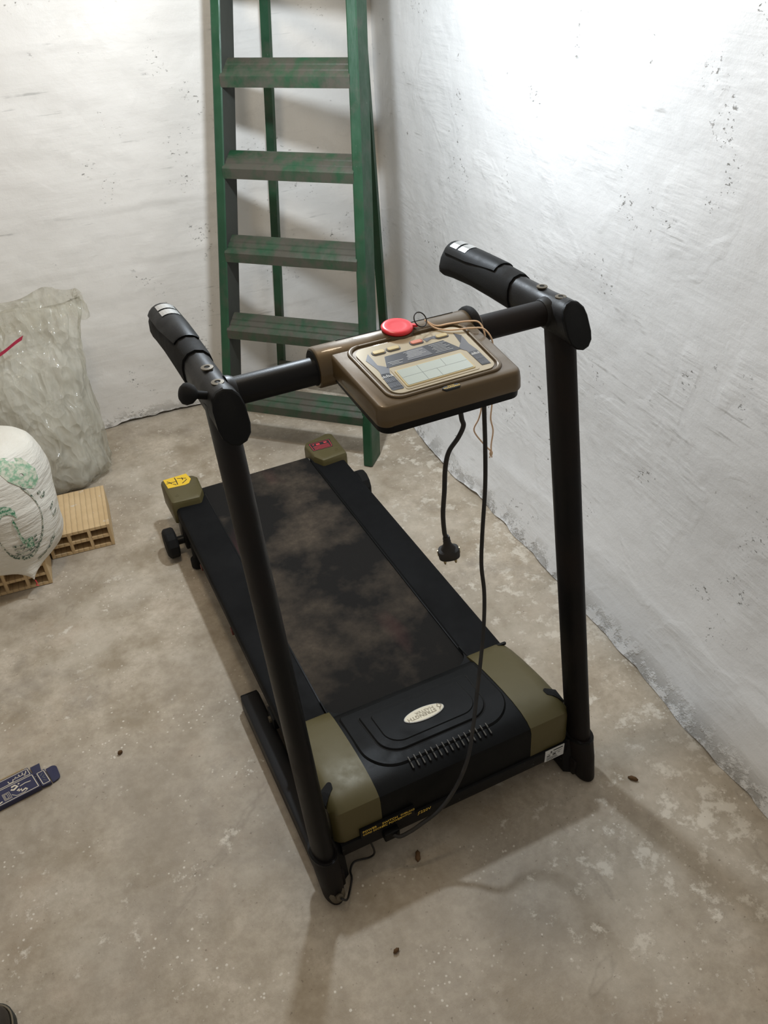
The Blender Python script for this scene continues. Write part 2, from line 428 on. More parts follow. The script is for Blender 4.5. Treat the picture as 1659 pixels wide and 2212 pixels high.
def m_splash(name, rgb, th=0.69):
    t = NT(name); c = lin(rgb)
    f = t.ramp(t.noise(110, 4, 0.7), th, th + 0.03)
    g = t.math('MULTIPLY', f, t.ramp(t.noise(12, 2), 0.45, 0.6))
    cc = t.mix(t.math('MULTIPLY', g, 0.8), c, (0.5, 0.5, 0.48))
    t.b.inputs['Specular IOR Level'].default_value = 0.2
    return t.out(cc, 0.5)
M_chassis = m_splash('splashed_black', (17, 17, 18))

# ------------------------------------------------------------------ TREADMILL
TM = thing('treadmill', 'black treadmill with bronze console, olive motor cover panels and two oval uprights', 'treadmill', (0, 0.5, 0))
def P_(name, bm, mat, parent=None, ang=35): return bobj(name, bm, mat, parent or TM, ang=ang)

# running deck
for s in (-1, 1):
    prof = [(0.176, 0.118), (0.176, 0.144), (0.1795, 0.147), (0.262, 0.147), (0.270, 0.1435), (0.274, 0.136), (0.274, 0.112), (0.268, 0.106)]
    P_('side_rail', rings_obj([[(s * x, y, z) for x, z in prof] for y in (0.285, 0.6, 0.95, 1.292)]), M_rail, ang=25)
    P_('frame_rail', box((min(s * 0.236, s * 0.266), 0.09, 0.062), (max(s * 0.236, s * 0.266), 1.30, 0.110), 0.004), M_tube)
# belt loop
def belt_profile():
    pts = [(0.20, 0.100), (0.21, 0.128), (0.235, 0.139), (0.26, 0.1405), (1.302, 0.1405)]
    for k in range(1, 9):
        a = math.pi / 2 - math.pi * k / 8
        pts.append((1.302 + 0.0285 * math.cos(a), 0.112 + 0.0285 * math.sin(a)))
    pts += [(0.22, 0.0835)]
    return pts
bp = belt_profile()
P_('running_belt', rings_obj([[(x, y, z) for y, z in bp] for x in (-0.1745, -0.06, 0.06, 0.1745)]), M_belt, ang=30)
for s in (-1, 1):
    P_('belt_edge_strip', box((min(s * .1735, s * .1775), 0.29, 0.130), (max(s * .1735, s * .1775), 1.27, 0.1445), 0.0008), M_plast)
P_('roller', lathe((-0.235, 1.302, 0.112), (1, 0, 0), [(0.0, 0), (0.026, 0), (0.026, 0.47), (0.0, 0.47)], 20), M_steel)
# rear end caps with stickers
def capz(y): return 0.166 + (1.36 - y) * 0.10
for s in (-1, 1):
    out = rpoly([(s * 0.176, 1.335), (s * 0.186, 1.352), (s * 0.270, 1.376), (s * 0.286, 1.366), (s * 0.283, 1.232), (s * 0.198, 1.224), (s * 0.180, 1.262)], [0.004, 0.004, 0.012, 0.010, 0.008, 0.008, 0.01], 3)
    if s > 0: out = list(reversed(out))
    zt = lambda x, y: 0.171 + 0.05 * (1.30 - y) * 0.3
    o1 = scale_out(out, 0.86); o0 = scale_out(out, 0.96)
    rc = P_('rear_cap', rings_obj([[(p.x, p.y, 0.095) for p in out], [(p.x, p.y, 0.158) for p in out], [(p.x, p.y, 0.167) for p in o0], [(p.x, p.y, 0.171) for p in o1]]), M_olive, ang=40)
    if s < 0:
        rc['label'] = 'olive rear end cap carrying a yellow warning sticker'
        f = lambda u, v, h: Vector((u, v, 0.1711 + h))
        so = [Vector(p) for p in ((-0.276, 1.364), (-0.204, 1.366), (-0.198, 1.330), (-0.209, 1.310), (-0.222, 1.306), (-0.273, 1.312))]
        st_ = bobj('warning_sticker', plate_map(so, f, 0.0004), M_yellow, rc)
        for (x0, y0, x1, y1) in ((-.272, 1.338, -.242, 1.338), (-.242, 1.360, -.242, 1.318), (-.236, 1.352, -.210, 1.340), (-.228, 1.318, -.210, 1.334), (-.268, 1.350, -.256, 1.330), (-.254, 1.328, -.246, 1.318), (-.222, 1.350, -.222, 1.336)):
            ribbon([(x0, y0), ((x0 + x1) / 2 + .001, (y0 + y1) / 2), (x1, y1)], 0.0028, f, 0.0006, 'printed_mark', M_ink, rc)
    else:
        rc['label'] = 'olive rear end cap carrying a black and red sticker'
        f = lambda u, v, h: Vector((u, v, 0.1711 + h))
        so = [Vector(p) for p in ((0.190, 1.336), (0.264, 1.333), (0.256, 1.284), (0.189, 1.287))]
        bobj('warning_sticker', plate_map(so, f, 0.0004), M_ink, rc)
        for (x0, y0, x1, y1, w) in ((.193, 1.290, .253, 1.2875, .0012), (.193, 1.331, .258, 1.3285, .0012), (.1925, 1.29, .1925, 1.331, .0012), (.2545, 1.289, .259, 1.328, .0012),
                                    (.198, 1.303, .250, 1.301, .0022), (.198, 1.310, .250, 1.308, .0022), (.198, 1.296, .250, 1.294, .0022), (.212, 1.320, .224, 1.319, .008), (.238, 1.320, .248, 1.319, .007), (.200, 1.322, .206, 1.322, .004)):
            ribbon([(x0, y0), (x1, y1)], w, f, 0.0006, 'printed_mark', M_redlab, rc)
    P_('cap_screw', lathe((s * 0.258, 1.262, 0.1705), (0, 0, 1), [(0.006, 0), (0.006, 0.001), (0.0035, 0.001), (0.0035, -0.0005)], 12), M_olive)
# transport wheels, feet, hinge bits at the rear
def wheel(cx, cy, r, w, name):
    prof = [(0.006, 0), (r * 0.80, 0), (r * 0.93, w * 0.10), (r, w * 0.22), (r, w * 0.80), (r * 0.93, w * 0.92), (r * 0.6, w), (0.006, w)]
    return lathe((cx, cy, r), (1, 0, 0), prof, 12)
for s in (-1, 1):
    w_ = P_('wheel', wheel(-0.332 if s < 0 else 0.297, 1.212, 0.047, 0.037, 'w'), M_rubber, ang=20)
    P_('axle', lathe((s * 0.24, 1.212, 0.048), (s, 0, 0), [(0.0, 0), (0.013, 0), (0.013, 0.062), (0, 0.062)], 14), M_black)
    P_('wheel_bracket', box((min(s * 0.255, s * 0.275), 1.19, 0.022), (max(s * 0.255, s * 0.275), 1.255, 0.108), 0.003), M_black)
    P_('rear_foot', lathe((s * 0.262, 1.125, 0.0), (0, 0, 1), [(0.016, 0), (0.019, 0.004), (0.019, 0.030), (0.014, 0.034), (0.010, 0.036), (0.010, 0.085)], 14), M_rubber)
    P_('tie_clip', box((min(s * 0.262, s * 0.2745), 0.985, 0.090), (max(s * 0.262, s * 0.2745), 1.0, 0.104), 0.001), M_clip)
    P_('tie_clip', box((min(s * 0.262, s * 0.2755), 0.70, 0.090), (max(s * 0.262, s * 0.2755), 0.715, 0.106), 0.001), M_clip)

# motor cover
HP = [(0.312, 0.146), (0.300, 0.158), (0.27, 0.169), (0.23, 0.178), (0.19, 0.185), (0.15, 0.1905), (0.115, 0.193), (0.085, 0.192), (0.062, 0.187), (0.048, 0.179), (0.0435, 0.168), (0.040, 0.098)]
_hy = np.array([p[0] for p in HP][::-1]); _hz = np.array([p[1] for p in HP][::-1])
def hz(y): return float(np.interp(y, _hy, _hz))
def hood(x0, x1, n, dz=0.0, round_out=0, ymax=None):
    rings = []
    for k in range(n + 1):
        x = x0 + (x1 - x0) * k / n
        e = 0.0
        if round_out:
            dd = (0.272 - abs(x)); e = 0.014 * max(0, 1 - dd / 0.022) ** 2
        r = [(x, (min(y, ymax) if ymax else y) + (0 if y > 0.05 else e * 0.8), z + dz - e * (0.9 if z > 0.12 else 0)) for y, z in HP]
        r += [(x, 0.055 + e, 0.094), (x, (ymax or 0.312), 0.12)]
        rings.append(r)
    return rings_obj(rings)
mc = P_('motor_cover', hood(-0.172, 0.172, 12, 0.0, ymax=0.286), M_plast, ang=30)
for s in (-1, 1):
    rings = []
    for x in (0.1725, 0.19, 0.215, 0.24, 0.254, 0.263, 0.269, 0.272):
        e = 0.014 * max(0, 1 - (0.272 - x) / 0.020) ** 2
        r = [(s * x, y + (0 if y > 0.05 else e * 0.9), z + 0.0016 - e * (0.8 if z > 0.12 else 0)) for y, z in HP]
        r += [(s * x, 0.055 + e, 0.094), (s * x, 0.312, 0.12)]
        rings.append(r)
    side = bobj('side_panel', rings_obj(rings), M_olive, mc, ang=30)
    side['label'] = 'olive green plastic side panel'
    out = rpoly([(s * 0.244, 0.118), (s * 0.2735, 0.104), (s * 0.2735, 0.072), (s * 0.258, 0.088), (s * 0.247, 0.098)], [0.007, 0.001, 0.001, 0.004, 0.004], 4)
    bobj('slot', surf_plate(out, lambda x, y: hz(y) - 0.006 * max(0, (abs(x) - 0.262) / 0.012), 0.0030, 0.01, 0.0004), M_dark, mc)
    out = rpoly([(s * 0.250, 0.304), (s * 0.2725, 0.301), (s * 0.2725, 0.291), (s * 0.252, 0.293)], 0.004, 3)
    bobj('slot', surf_plate(out, lambda x, y: hz(y), 0.0030, 0.006, 0.0004), M_dark, mc)
lip = [Vector(p) for p in ((-0.1775, 0.345), (-0.174, 0.345))] + [Vector((-0.174 + 0.040 * (1 - math.cos(a)), 0.330 - 0.040 * math.sin(a))) for a in [math.pi / 2 * k / 8 for k in range(9)]]
lip = lip + [Vector((-p.x, p.y)) for p in reversed(lip)] + [Vector((0.1775, 0.262)), Vector((-0.1775, 0.262))]
bobj('cover_lip', rings_obj([[(p.x, p.y, z_ + max(0, 0.29 - p.y) * 0.30) for p in lip] for z_ in (0.138, 0.1515)]), M_plast, mc)
brow = rpoly([(-0.166, 0.266), (-0.165, 0.085), (0.167, 0.084), (0.167, 0.266)], [0.01, 0.070, 0.070, 0.01], 12)
bobj('raised_brow', surf_plate(brow, lambda x, y: hz(y), 0.0042, 0.008, 0.0035), M_plast, mc, ang=30)
hatch = rpoly([(-0.130, 0.240), (-0.124, 0.113), (0.118, 0.112), (0.128, 0.240)], [0.006, 0.048, 0.048, 0.006], 10)
g = bobj('hatch_groove', surf_plate(inset(hatch, -0.003), lambda x, y: hz(y), 0.0046, 0.004, 0.0004), M_dark, mc)
bobj('hatch', surf_plate(hatch, lambda x, y: hz(y), 0.0080, 0.006, 0.0022), M_plast, mc, ang=30)
hin = rpoly([(-0.108, 0.228), (-0.106, 0.130), (0.103, 0.130), (0.100, 0.228)], [0.008, 0.038, 0.038, 0.008], 8)
bobj('hatch_panel', surf_plate(hin, lambda x, y: hz(y), 0.0100, 0.004, 0.0018), M_plast, mc, ang=30)
# oval badge, lettered for the person standing on the belt
BC = Vector((-0.0078, 0.1735)); el = [BC + Vector((0.0465 * math.cos(2 * math.pi * k / 40), 0.0188 * math.sin(2 * math.pi * k / 40))) for k in range(40)]
zb = lambda x, y: hz(0.1735) + (y - 0.1735) * -0.14
bobj('badge_rim', surf_plate(el, zb, 0.0122, 0.004, 0.0008), M_steel, mc)
bobj('badge', surf_plate(inset(el, 0.0016), zb, 0.0127, 0.003, 0.0004), M_badge, mc)
def hood_text(s, size, cx, cy, mat, sx=1.0, bold=0.0):
    sl = math.atan(-0.14)
    M = Matrix.Translation((cx, cy, zb(cx, cy) + 0.0128)) @ Matrix.Rotation(math.pi, 4, 'Z') @ Matrix.Rotation(-sl, 4, 'X')
    return text_mesh(s, size, M, mat, 'lettering', mc, 0.00025, sx, bold=bold)
hood_text('STRENGTH', 0.0135, -0.0145, 0.1700, M_badgetx, 0.98, 0.0002)
hood_text('MASTER', 0.0095, -0.004, 0.1800, M_badgetx, 1.25)
fz = lambda u, v, h: Vector((u, v, zb(u, v) + 0.0128 + h))
ribbon([(0.0255, 0.1645), (0.0285, 0.172), (0.0245, 0.176), (0.0285, 0.184)], 0.0022, fz, 0.0003, 'emblem', M_badgetx, mc)
ribbon([(0.0285, 0.169), (0.0345, 0.177), (0.0305, 0.1815)], 0.0020, fz, 0.0003, 'emblem', M_badgetx, mc)
# vent slots
for k in range(15):
    x = -0.0872 + 0.1782 * k / 14
    out = rpoly([(x - 0.0022, 0.0945), (x + 0.0022, 0.0945), (x + 0.0022, 0.0665), (x - 0.0022, 0.0665)], 0.002, 3)
    sl_ = bobj('vent_slot', surf_plate(out, lambda x_, y: hz(y), 0.0052, 0.006, 0.0006, (0.6,)), M_washer if False else M_black, mc)
    inn = rpoly([(x - 0.0012, 0.0930), (x + 0.0012, 0.0930), (x + 0.0012, 0.0820), (x - 0.0012, 0.0820)], 0.001, 2)
    bobj('vent_hole', surf_plate(inn, lambda x_, y: hz(y), 0.0055, 0.001, 0.0002, (0.6,)), M_rib, mc)
    inn = rpoly([(x - 0.0012, 0.0790), (x + 0.0012, 0.0790), (x + 0.0012, 0.0680), (x - 0.0012, 0.0680)], 0.001, 2)
    bobj('vent_hole', surf_plate(inn, lambda x_, y: hz(y), 0.0055, 0.001, 0.0002, (0.6,)), M_rib, mc)

# chassis under the cover
ch = P_('chassis', box((-0.264, 0.034, 0.066), (0.264, 0.30, 0.098), 0.003), M_chassis)
P_('motor_tray', box((-0.23, 0.10, 0.05), (0.23, 0.32, 0.098), 0.004), M_tube)
def front_text(s, size, x, z, mat, sx=1.0):
    M = Matrix.Translation((x, 0.0325, z)) @ Matrix.Rotation(math.pi / 2, 4, 'X')
    return text_mesh(s, size, M, mat, 'lettering', ch, 0.0002, sx, 'LEFT')
bobj('label_strip', box((-0.223, 0.0335, 0.095), (-0.105, 0.0405, 0.121), 0.0006), M_chassis, ch)
front_text('POWER', 0.0088, -0.219, 0.1165, M_yelink); front_text('CORD SOCKET', 0.0076, -0.219, 0.1075, M_yelink, 0.92)
front_text('SWITCH', 0.0090, -0.177, 0.1165, M_yelink); front_text('AC POWER', 0.0088, -0.177, 0.1075, M_yelink, 0.95)
front_text('OVERLOAD', 0.0070, -0.137, 0.1165, M_yelink, 0.85); front_text('SWITCH', 0.0070, -0.137, 0.1085, M_yelink, 0.9)
front_text('220V', 0.0115, -0.0935, 0.0960, M_yelink)
ff = lambda u, v, h: Vector((u, 0.0325 - h, v))
ribbon([(-0.0945, 0.1015), (-0.0985, 0.0972), (-0.0955, 0.0958), (-0.0995, 0.0905)], 0.0016, ff, 0.0002, 'bolt_mark', M_yelink, ch)
stk = bobj('rating_label', box((0.206, 0.0328, 0.067), (0.254, 0.0342, 0.1015), 0.0), M_label, ch)
for (x0, z0, x1, w) in ((.226, .096, .250, .003), (.219, .0935, .223, .005), (.212, .0885, .248, .0012), (.210, .083, .219, .003), (.225, .083, .233, .0045), (.238, .083, .244, .0018), (.210, .0775, .236, .0014), (.210, .074, .236, .0014), (.210, .0705, .240, .0014)):
    ribbon([(x0, z0), (x1, z0)], w, lambda u, v, h: Vector((u, 0.0328 - h, v)), 0.0003, 'printed_mark', M_ink, ch)
bobj('power_inlet', box((-0.178, 0.020, 0.070), (-0.145, 0.036, 0.092), 0.003), M_plast, ch)

# base frame, sleeves, uprights
LEAN = 0.212
def upc(z): return 0.026 + LEAN * z
def oval(cx, cy, cz, rx, ry, n=24, tilt=LEAN):
    return [(cx + rx * math.cos(a), cy + ry * math.sin(a), cz - tilt * ry * math.sin(a)) for a in [2 * math.pi * k / n for k in range(n)]]
for s in (-1, 1):
    bt = P_('base_tube', box((min(s * 0.270, s * 0.316), 0.012, 0.004), (max(s * 0.270, s * 0.316), 0.535, 0.050), 0.006), M_tube)
    bobj('tube_plug', box((min(s * 0.272, s * 0.314), 0.534, 0.006), (max(s * 0.272, s * 0.314), 0.540, 0.048), 0.003), M_rubber, bt)
    rings = []
    for z, k in ((0.001, 0.72), (0.006, 0.80), (0.05, 0.93), (0.099, 1.0), (0.1005, 0.97)):
        o = oval(s * 0.2985, upc(z) - 0.013 * max(0, 1 - z / 0.1), z, 0.0262 * k, 0.0405 * k)
        if z < 0.02: o = [(x, y, z) for x, y, _ in o]
        rings.append(o)
    sl = P_('sleeve', rings_obj(rings), M_tube, ang=35)
    bobj('sleeve_weld', rings_obj([oval(s * 0.2985, upc(z), z, 0.0272, 0.0422) for z in (0.0945, 0.0995)]), M_washer if False else M_chassis, sl)
    rings = [oval(s * 0.2985, upc(z), z, 0.0208, 0.0345) for z in np.linspace(0.03, 0.985, 14)]
    P_('upright', rings_obj(rings), M_tube, ang=35)
    P_('gusset', rings_obj([[(s * 0.258, y0, z0), (s * 0.288, y0 - 0.02, z0), (s * 0.288, y1, z1), (s * 0.258, y1, z1)] for (y0, z0, y1, z1) in ((0.03, 0.006, 0.15, 0.006), (0.05, 0.095, 0.13, 0.095))]), M_chassis)
    P_('pivot_bracket', box((min(s * 0.246, s * 0.275), 0.40, 0.05), (max(s * 0.246, s * 0.275), 0.445, 0.085), 0.004), M_black)
    P_('pivot_bolt', lathe((s * 0.246, 0.42, 0.068), (s, 0, 0), [(0, 0), (0.008, 0), (0.008, 0.034), (0, 0.034)], 10), M_washer)
P_('front_crossmember', box((-0.27, 0.07, 0.006), (0.27, 0.105, 0.045), 0.004), M_tube)
# cable entry bolt on the front of the near sleeve
P_('cable_grommet', lathe((-0.297, -0.010, 0.024), (0.15, -1, 0.55), [(0.016, -0.012), (0.016, 0), (0.011, 0.003), (0.007, 0.003), (0.007, 0.010), (0, 0.010)], 14), M_washer)
P_('cable', tube(catmull([(-0.2955, -0.022, 0.030), (-0.2850, -0.024, 0.020), (-0.2715, -0.004, 0.006), (-0.2560, 0.020, 0.004), (-0.2515, 0.0368, 0.004), (-0.2359, 0.050, 0.004), (-0.206, 0.042, 0.008), (-0.197, 0.036, 0.030), (-0.203, 0.040, 0.068)], 6), 0.0021, 8), M_cord)

# handlebars
def stadium(cx, cy, cz, hw, hh, shear=0.0, n=6):
    pts = []
    for k in range(n + 1):
        a = math.pi * k / n; pts.append((hw * math.cos(a), (hh - hw) + hw * math.sin(a)))
    for k in range(n + 1):
        a = math.pi + math.pi * k / n; pts.append((hw * math.cos(a), -(hh - hw) + hw * math.sin(a)))
    return [(cx + x, cy + shear * z, cz + z) for x, z in pts]
for s in (-1, 1):
    X0 = s * 0.2955
    hb = P_('handlebar', rings_obj([stadium(X0, 0.1835, 0.9845, 0.0225, 0.034, 0.6)] + [stadium(X0, y, z, 0.0225, hh, sh) for y, z, hh, sh in ((0.20, 0.9845, 0.034, 0.55), (0.26, 0.983, 0.0325, 0.3), (0.33, 0.983, 0.0315, 0.1), (0.40, 0.983, 0.030, 0))]), M_black, ang=35)
    bobj('end_cap', rings_obj([stadium(X0, 0.1850, 0.9845, 0.0236, 0.0352, 0.6), stadium(X0, 0.1795, 0.9845, 0.0236, 0.0352, 0.6), stadium(X0, 0.1775, 0.9845, 0.0215, 0.0330, 0.6)]), M_plast, hb, ang=30)
    gr = []
    for y, z, hw, hh in ((0.352, 0.9835, 0.0252, 0.0345), (0.358, 0.9835, 0.0262, 0.0352), (0.43, 0.984, 0.0262, 0.0352), (0.50, 0.983, 0.0262, 0.0352), (0.56, 0.978, 0.0262, 0.0360), (0.590, 0.973, 0.0258, 0.0362), (0.601, 0.970, 0.0235, 0.0335), (0.606, 0.969, 0.018, 0.027)):
        sh = 0.0 if y < 0.5 else -0.35 * (y - 0.5) / 0.1
        gr.append(stadium(X0, y, z, hw, hh, sh))
    grip = bobj('grip', rings_obj(gr), M_rubber, hb, ang=35)
    # pulse sensor housing wrapped over the grip
    rings = []
    for y, k in ((0.405, 0.97), (0.409, 1.0), (0.50, 1.0), (0.575, 1.0), (0.583, 0.96)):
        z0 = 0.984 - max(0, (y - 0.45)) * 0.06; pts = []
        arc = 1.15 if y > 0.42 else 0.85
        for q in range(9):
            a = math.pi / 2 + (q - 4) / 4 * arc
            pts.append((X0 + 0.0290 * k * math.cos(a), y, z0 + 0.0085 + 0.0300 * k * math.sin(a)))
        for q in range(8, -1, -1):
            a = math.pi / 2 + (q - 4) / 4 * arc
            pts.append((X0 + 0.0245 * math.cos(a), y, z0 + 0.0085 + 0.0235 * math.sin(a)))
        rings.append(pts)
    bobj('sensor_housing', rings_obj(rings), M_plast, hb, ang=30)
    for (ya, yb) in ((0.512, 0.538), (0.545, 0.570)):
        bmq = bmesh.new()
        A = []
        for y in (ya, yb):
            z0 = 0.984 - max(0, (y - 0.45)) * 0.06
            A.append([bmq.verts.new((X0 + 0.0297 * math.cos(a), y, z0 + 0.0085 + 0.0309 * math.sin(a))) for a in [math.pi / 2 + s * 0.12 + (q - 3) / 3 * 0.55 for q in range(7)]])
        for q in range(6): bmq.faces.new((A[0][q], A[0][q + 1], A[1][q + 1], A[1][q]))
        bobj('sensor_plate', bmq, M_steel, hb)
    for yb in (0.230, 0.284):
        wa = bobj('washer', lathe((X0, yb, 1.0155), (0, 0, 1), [(0.0095, 0), (0.0095, 0.0022), (0.0045, 0.0028), (0.0040, 0.0010), (0.0, 0.001)], 18), M_washer, hb)
        bobj('bolt_hole', lathe((X0, yb, 1.0158), (0, 0, 1), [(0.0040, 0), (0.0040, 0.0018)], 6), M_dark, hb)
P_('crossbar', lathe((-0.29, 0.246, 0.988), (1, 0, 0), [(0.0, 0), (0.0215, 0), (0.0215, 0.58), (0, 0.58)], 26), M_tube, ang=40)
for s in (-1, 1):
    P_('crossbar_weld', lathe((s * 0.268, 0.246, 0.988), (s, 0, 0), [(0.0225, 0), (0.0255, 0.006), (0.0265, 0.012)], 22), M_black, ang=60)
kn = P_('clamp_knob', lathe((-0.308, 0.226, 1.000), (-1, -0.05, 0.40), [(0.006, 0), (0.006, 0.022), (0.008, 0.024), (0.0135, 0.029), (0.0160, 0.036), (0.0150, 0.042), (0.010, 0.0465), (0.0, 0.048)], 20), M_rubber, ang=50)

# console
CZ0, CS = 0.998, 0.109
def cz(y): return CZ0 + CS * (y - 0.069)
def cp(u, v, h): return Vector((u, v, cz(v) + h))
con = P_('console', lathe((-0.143, 0.250, 0.991), (1, 0, 0), [(0.0, 0), (0.0235, 0), (0.0300, 0.001), (0.0322, 0.004), (0.0322, 0.282), (0.0300, 0.285), (0.0235, 0.286), (0, 0.286)], 30), M_bronze, ang=40)
con['label'] = 'bronze console with display panel'
bobj('rubber_ring', lathe((0.124, 0.250, 0.991), (1, 0, 0), [(0.0320, 0), (0.0355, 0.002), (0.0370, 0.006), (0.0370, 0.010), (0.0350, 0.014), (0.030, 0.016)], 30), M_rubber, con, ang=40)
bobj('shroud_end_shade', lathe((-0.1436, 0.250, 0.991), (1, 0, 0), [(0.0, 0), (0.0275, 0), (0.0275, 0.002)], 26), M_dark, con)  # solid dark disc, painted as the shaded hollow around the crossbar
body = rpoly([(-0.125, 0.250), (-0.118, 0.066), (0.118, 0.066), (0.125, 0.250)], [0.012, 0.017, 0.017, 0.012], 7)
def layer(ins, h): return [cp(p.x, p.y, h) for p in (inset(body, ins) if ins else body)]
bobj('upper_shell', rings_obj([layer(0.001, -0.030), layer(0.0, -0.028), layer(0.0005, -0.016), layer(0.0022, -0.0050), layer(0.0040, -0.0014), layer(0.0065, 0.0)]), M_bronze, con, ang=40)
low = rpoly([(-0.140, 0.275), (-0.140, 0.235), (-0.120, 0.228), (-0.1165, 0.0665), (0.1165, 0.0665), (0.120, 0.228), (0.140, 0.235), (0.140, 0.275)], [0.003, 0.003, 0.003, 0.02, 0.02, 0.003, 0.003, 0.003], 6)
bobj('lower_shell', rings_obj([[cp(p.x, min(p.y, 9), -0.0445) for p in inset(low, 0.006)], [cp(p.x, p.y, -0.041) for p in inset(low, 0.001)], [cp(p.x, p.y, -0.029) for p in low]]), M_plast, con, ang=40)
# flat skirt joining the round shroud to the shell
for s in (-1, 1):
    bobj('shroud_skirt', box((min(s * 0.119, s * 0.1405), 0.222, 0.986), (max(s * 0.119, s * 0.1405), 0.276, 0.998), 0.003), M_bronze, con)
rim = rpoly([(-0.097, 0.232), (-0.090, 0.083), (0.094, 0.086), (0.101, 0.232)], 0.022, 7)
bm = bmesh.new(); pr = [cp(p.x, p.y, 0.0006) for p in rim]
rr = [[p + Vector((0, 0, 0.0026 * math.sin(a))) + ((Vector((0, 0.16, cz(0.16))) - p).normalized() * -0.0040 * math.cos(a)) for a in [2 * math.pi * k / 8 for k in range(8)]] for p in pr]
add_rings(bm, rr + [rr[0]], cap=False)
bobj('bezel_lip', bm, M_bronze, con, True)
face = rpoly([(-0.0895, 0.222), (-0.083, 0.0905), (0.087, 0.0925), (0.0935, 0.222)], 0.017, 7)
bobj('faceplate', plate_map(face, lambda u, v, h: cp(u, v, h), 0.0018), M_face, con)
L1 = 0.0019
def printed(pts, mat, name='printed_panel', h=L1, rad=0.0, thick=0.0003):
    o = rpoly(pts, rad, 3) if rad else [Vector(p) for p in pts]
    return bobj(name, plate_map(o, lambda u, v, t: cp(u, v, h + t), thick), mat, con)
printed([(-0.0518, 0.187), (0.0497, 0.191), (0.0640, 0.157), (-0.0626, 0.157)], M_navy)
printed([(-0.0145, 0.1872), (0.0116, 0.1884), (0.0169, 0.1625), (-0.0257, 0.1618)], M_slate, h=L1 + 0.0003)
printed([(-0.071, 0.2044), (-0.0817, 0.1884), (-0.0775, 0.1662), (-0.0765, 0.1547), (-0.0785, 0.1408), (-0.0697, 0.1308), (-0.0587, 0.1575), (-0.0714, 0.1702)], M_slate)
printed([(-0.0785, 0.1460), (-0.0815, 0.1015), (-0.0625, 0.1000), (-0.0625, 0.1330), (-0.0655, 0.145)], M_navy, rad=0.003)
printed([(0.0746, 0.2032), (0.0834, 0.1917), (0.0698, 0.1718)], M_navy)
printed([(0.0832, 0.1903), (0.0594, 0.159), (0.0670, 0.1494), (0.0670, 0.1043), (0.0820, 0.1037), (0.0830, 0.1463), (0.0807, 0.1661)], M_slate)
printed([(0.0672, 0.1440), (0.0672, 0.1050), (0.0815, 0.1045), (0.0825, 0.1440)], M_navy, h=L1 + 0.0003, rad=0.002)
printed([(0.0241, 0.2075), (0.0460, 0.2085), (0.0440, 0.1985), (0.0360, 0.2025), (0.0250, 0.1970)], M_slate)
# greeked small print and bar graphics
for (x0, x1, y0, n, m, p_) in ((-0.0225, 0.010, 0.183, 5, M_label, 0.0035), (0.022, 0.052, 0.1855, 7, M_label, 0.0037), (-0.056, -0.030, 0.1685, 3, M_label, 0.0034)):
    for k in range(n):
        a = x0 + 0.002 * (k % 3); b = x1 - 0.004 * ((k * 2) % 3)
        ribbon([(a, y0 - k * p_), (b, y0 - k * p_)], 0.0006, cp, L1 + 0.0008, 'small_print', m, con)
for sx, xa, xb in ((-1, -0.079, -0.064), (1, 0.0685, 0.0805)):
    for j, yc in enumerate((0.137, 0.124, 0.110)):
        for k in range(7):
            x = xa + (xb - xa) * k / 6
            ribbon([(x, yc - 0.003), (x, yc + 0.0002 + 0.0045 * ((k * 3 + j) % 5) / 5)], 0.0011, cp, L1 + 0.0008, 'bar_graphic', M_slate if j else M_label, con)
printed([(-0.0605, 0.1535), (0.0615, 0.1560), (0.0600, 0.0975), (-0.0610, 0.0950)], M_face, 'display_frame', L1, 0.004, 0.0005)
bobj('display_rim', surf_plate(rpoly([(-0.0575, 0.1455), (0.0570, 0.1480), (0.0560, 0.1015), (-0.0585, 0.0990)], 0.004, 4), lambda x, y: cz(y), L1 + 0.0016, 0.002, 0.0010), M_goldrim, con)
printed([(-0.0545, 0.1428), (0.0540, 0.1452), (0.0532, 0.1045), (-0.0555, 0.1020)], M_lcd, 'display', L1 + 0.0014, 0.002, 0.0006)
for a, b in (((-0.0545, 0.1225), (0.0535, 0.1245)), ((-0.021, 0.1432), (-0.022, 0.1030)), ((0.019, 0.1440), (0.018, 0.1246)), ((0.002, 0.1240), (0.0015, 0.1035))):
    ribbon([a, b], 0.0003, cp, L1 + 0.0022, 'display_line', M_slate, con)
for i, (bx_, by_) in enumerate(((-0.0544, 0.2014), (-0.0298, 0.2020), (0.0105, 0.2032), (0.0539, 0.2030))):
    o = rpoly([(bx_ - 0.0115, by_ - 0.0062), (bx_ + 0.0115, by_ - 0.0062), (bx_ + 0.0115, by_ + 0.0062), (bx_ - 0.0115, by_ + 0.0062)], 0.005, 4)
    bobj('button_rim', surf_plate(o, lambda x, y: cz(y), L1 + 0.0010, 0.002, 0.0006), M_slate, con)
    bobj('button', surf_plate(inset(o, 0.0016), lambda x, y: cz(y), L1 + 0.0022, 0.002, 0.0008), M_redbtn if i == 2 else M_goldrim, con)
lg = rpoly([(-0.0175, 0.0752), (-0.012, 0.0705), (0.010, 0.0705), (0.0145, 0.0752), (0.010, 0.0795), (-0.012, 0.0795)], 0.003, 3)
bobj('logo_plate', surf_plate(lg, lambda x, y: cz(y), 0.0022, 0.004, 0.0006), M_ink, con)
M = Matrix.Translation(cp(-0.001, 0.0743, 0.0023)) @ Matrix.Rotation(math.pi, 4, 'Z')
text_mesh('STRENGTH', 0.0052, M, M_yelink, 'lettering', con, 0.0001, 1.0)
M = Matrix.Translation(cp(-0.001, 0.0778, 0.0023)) @ Matrix.Rotation(math.pi, 4, 'Z')
text_mesh('MASTER', 0.0026, M, M_yelink, 'lettering', con, 0.0001, 1.2)
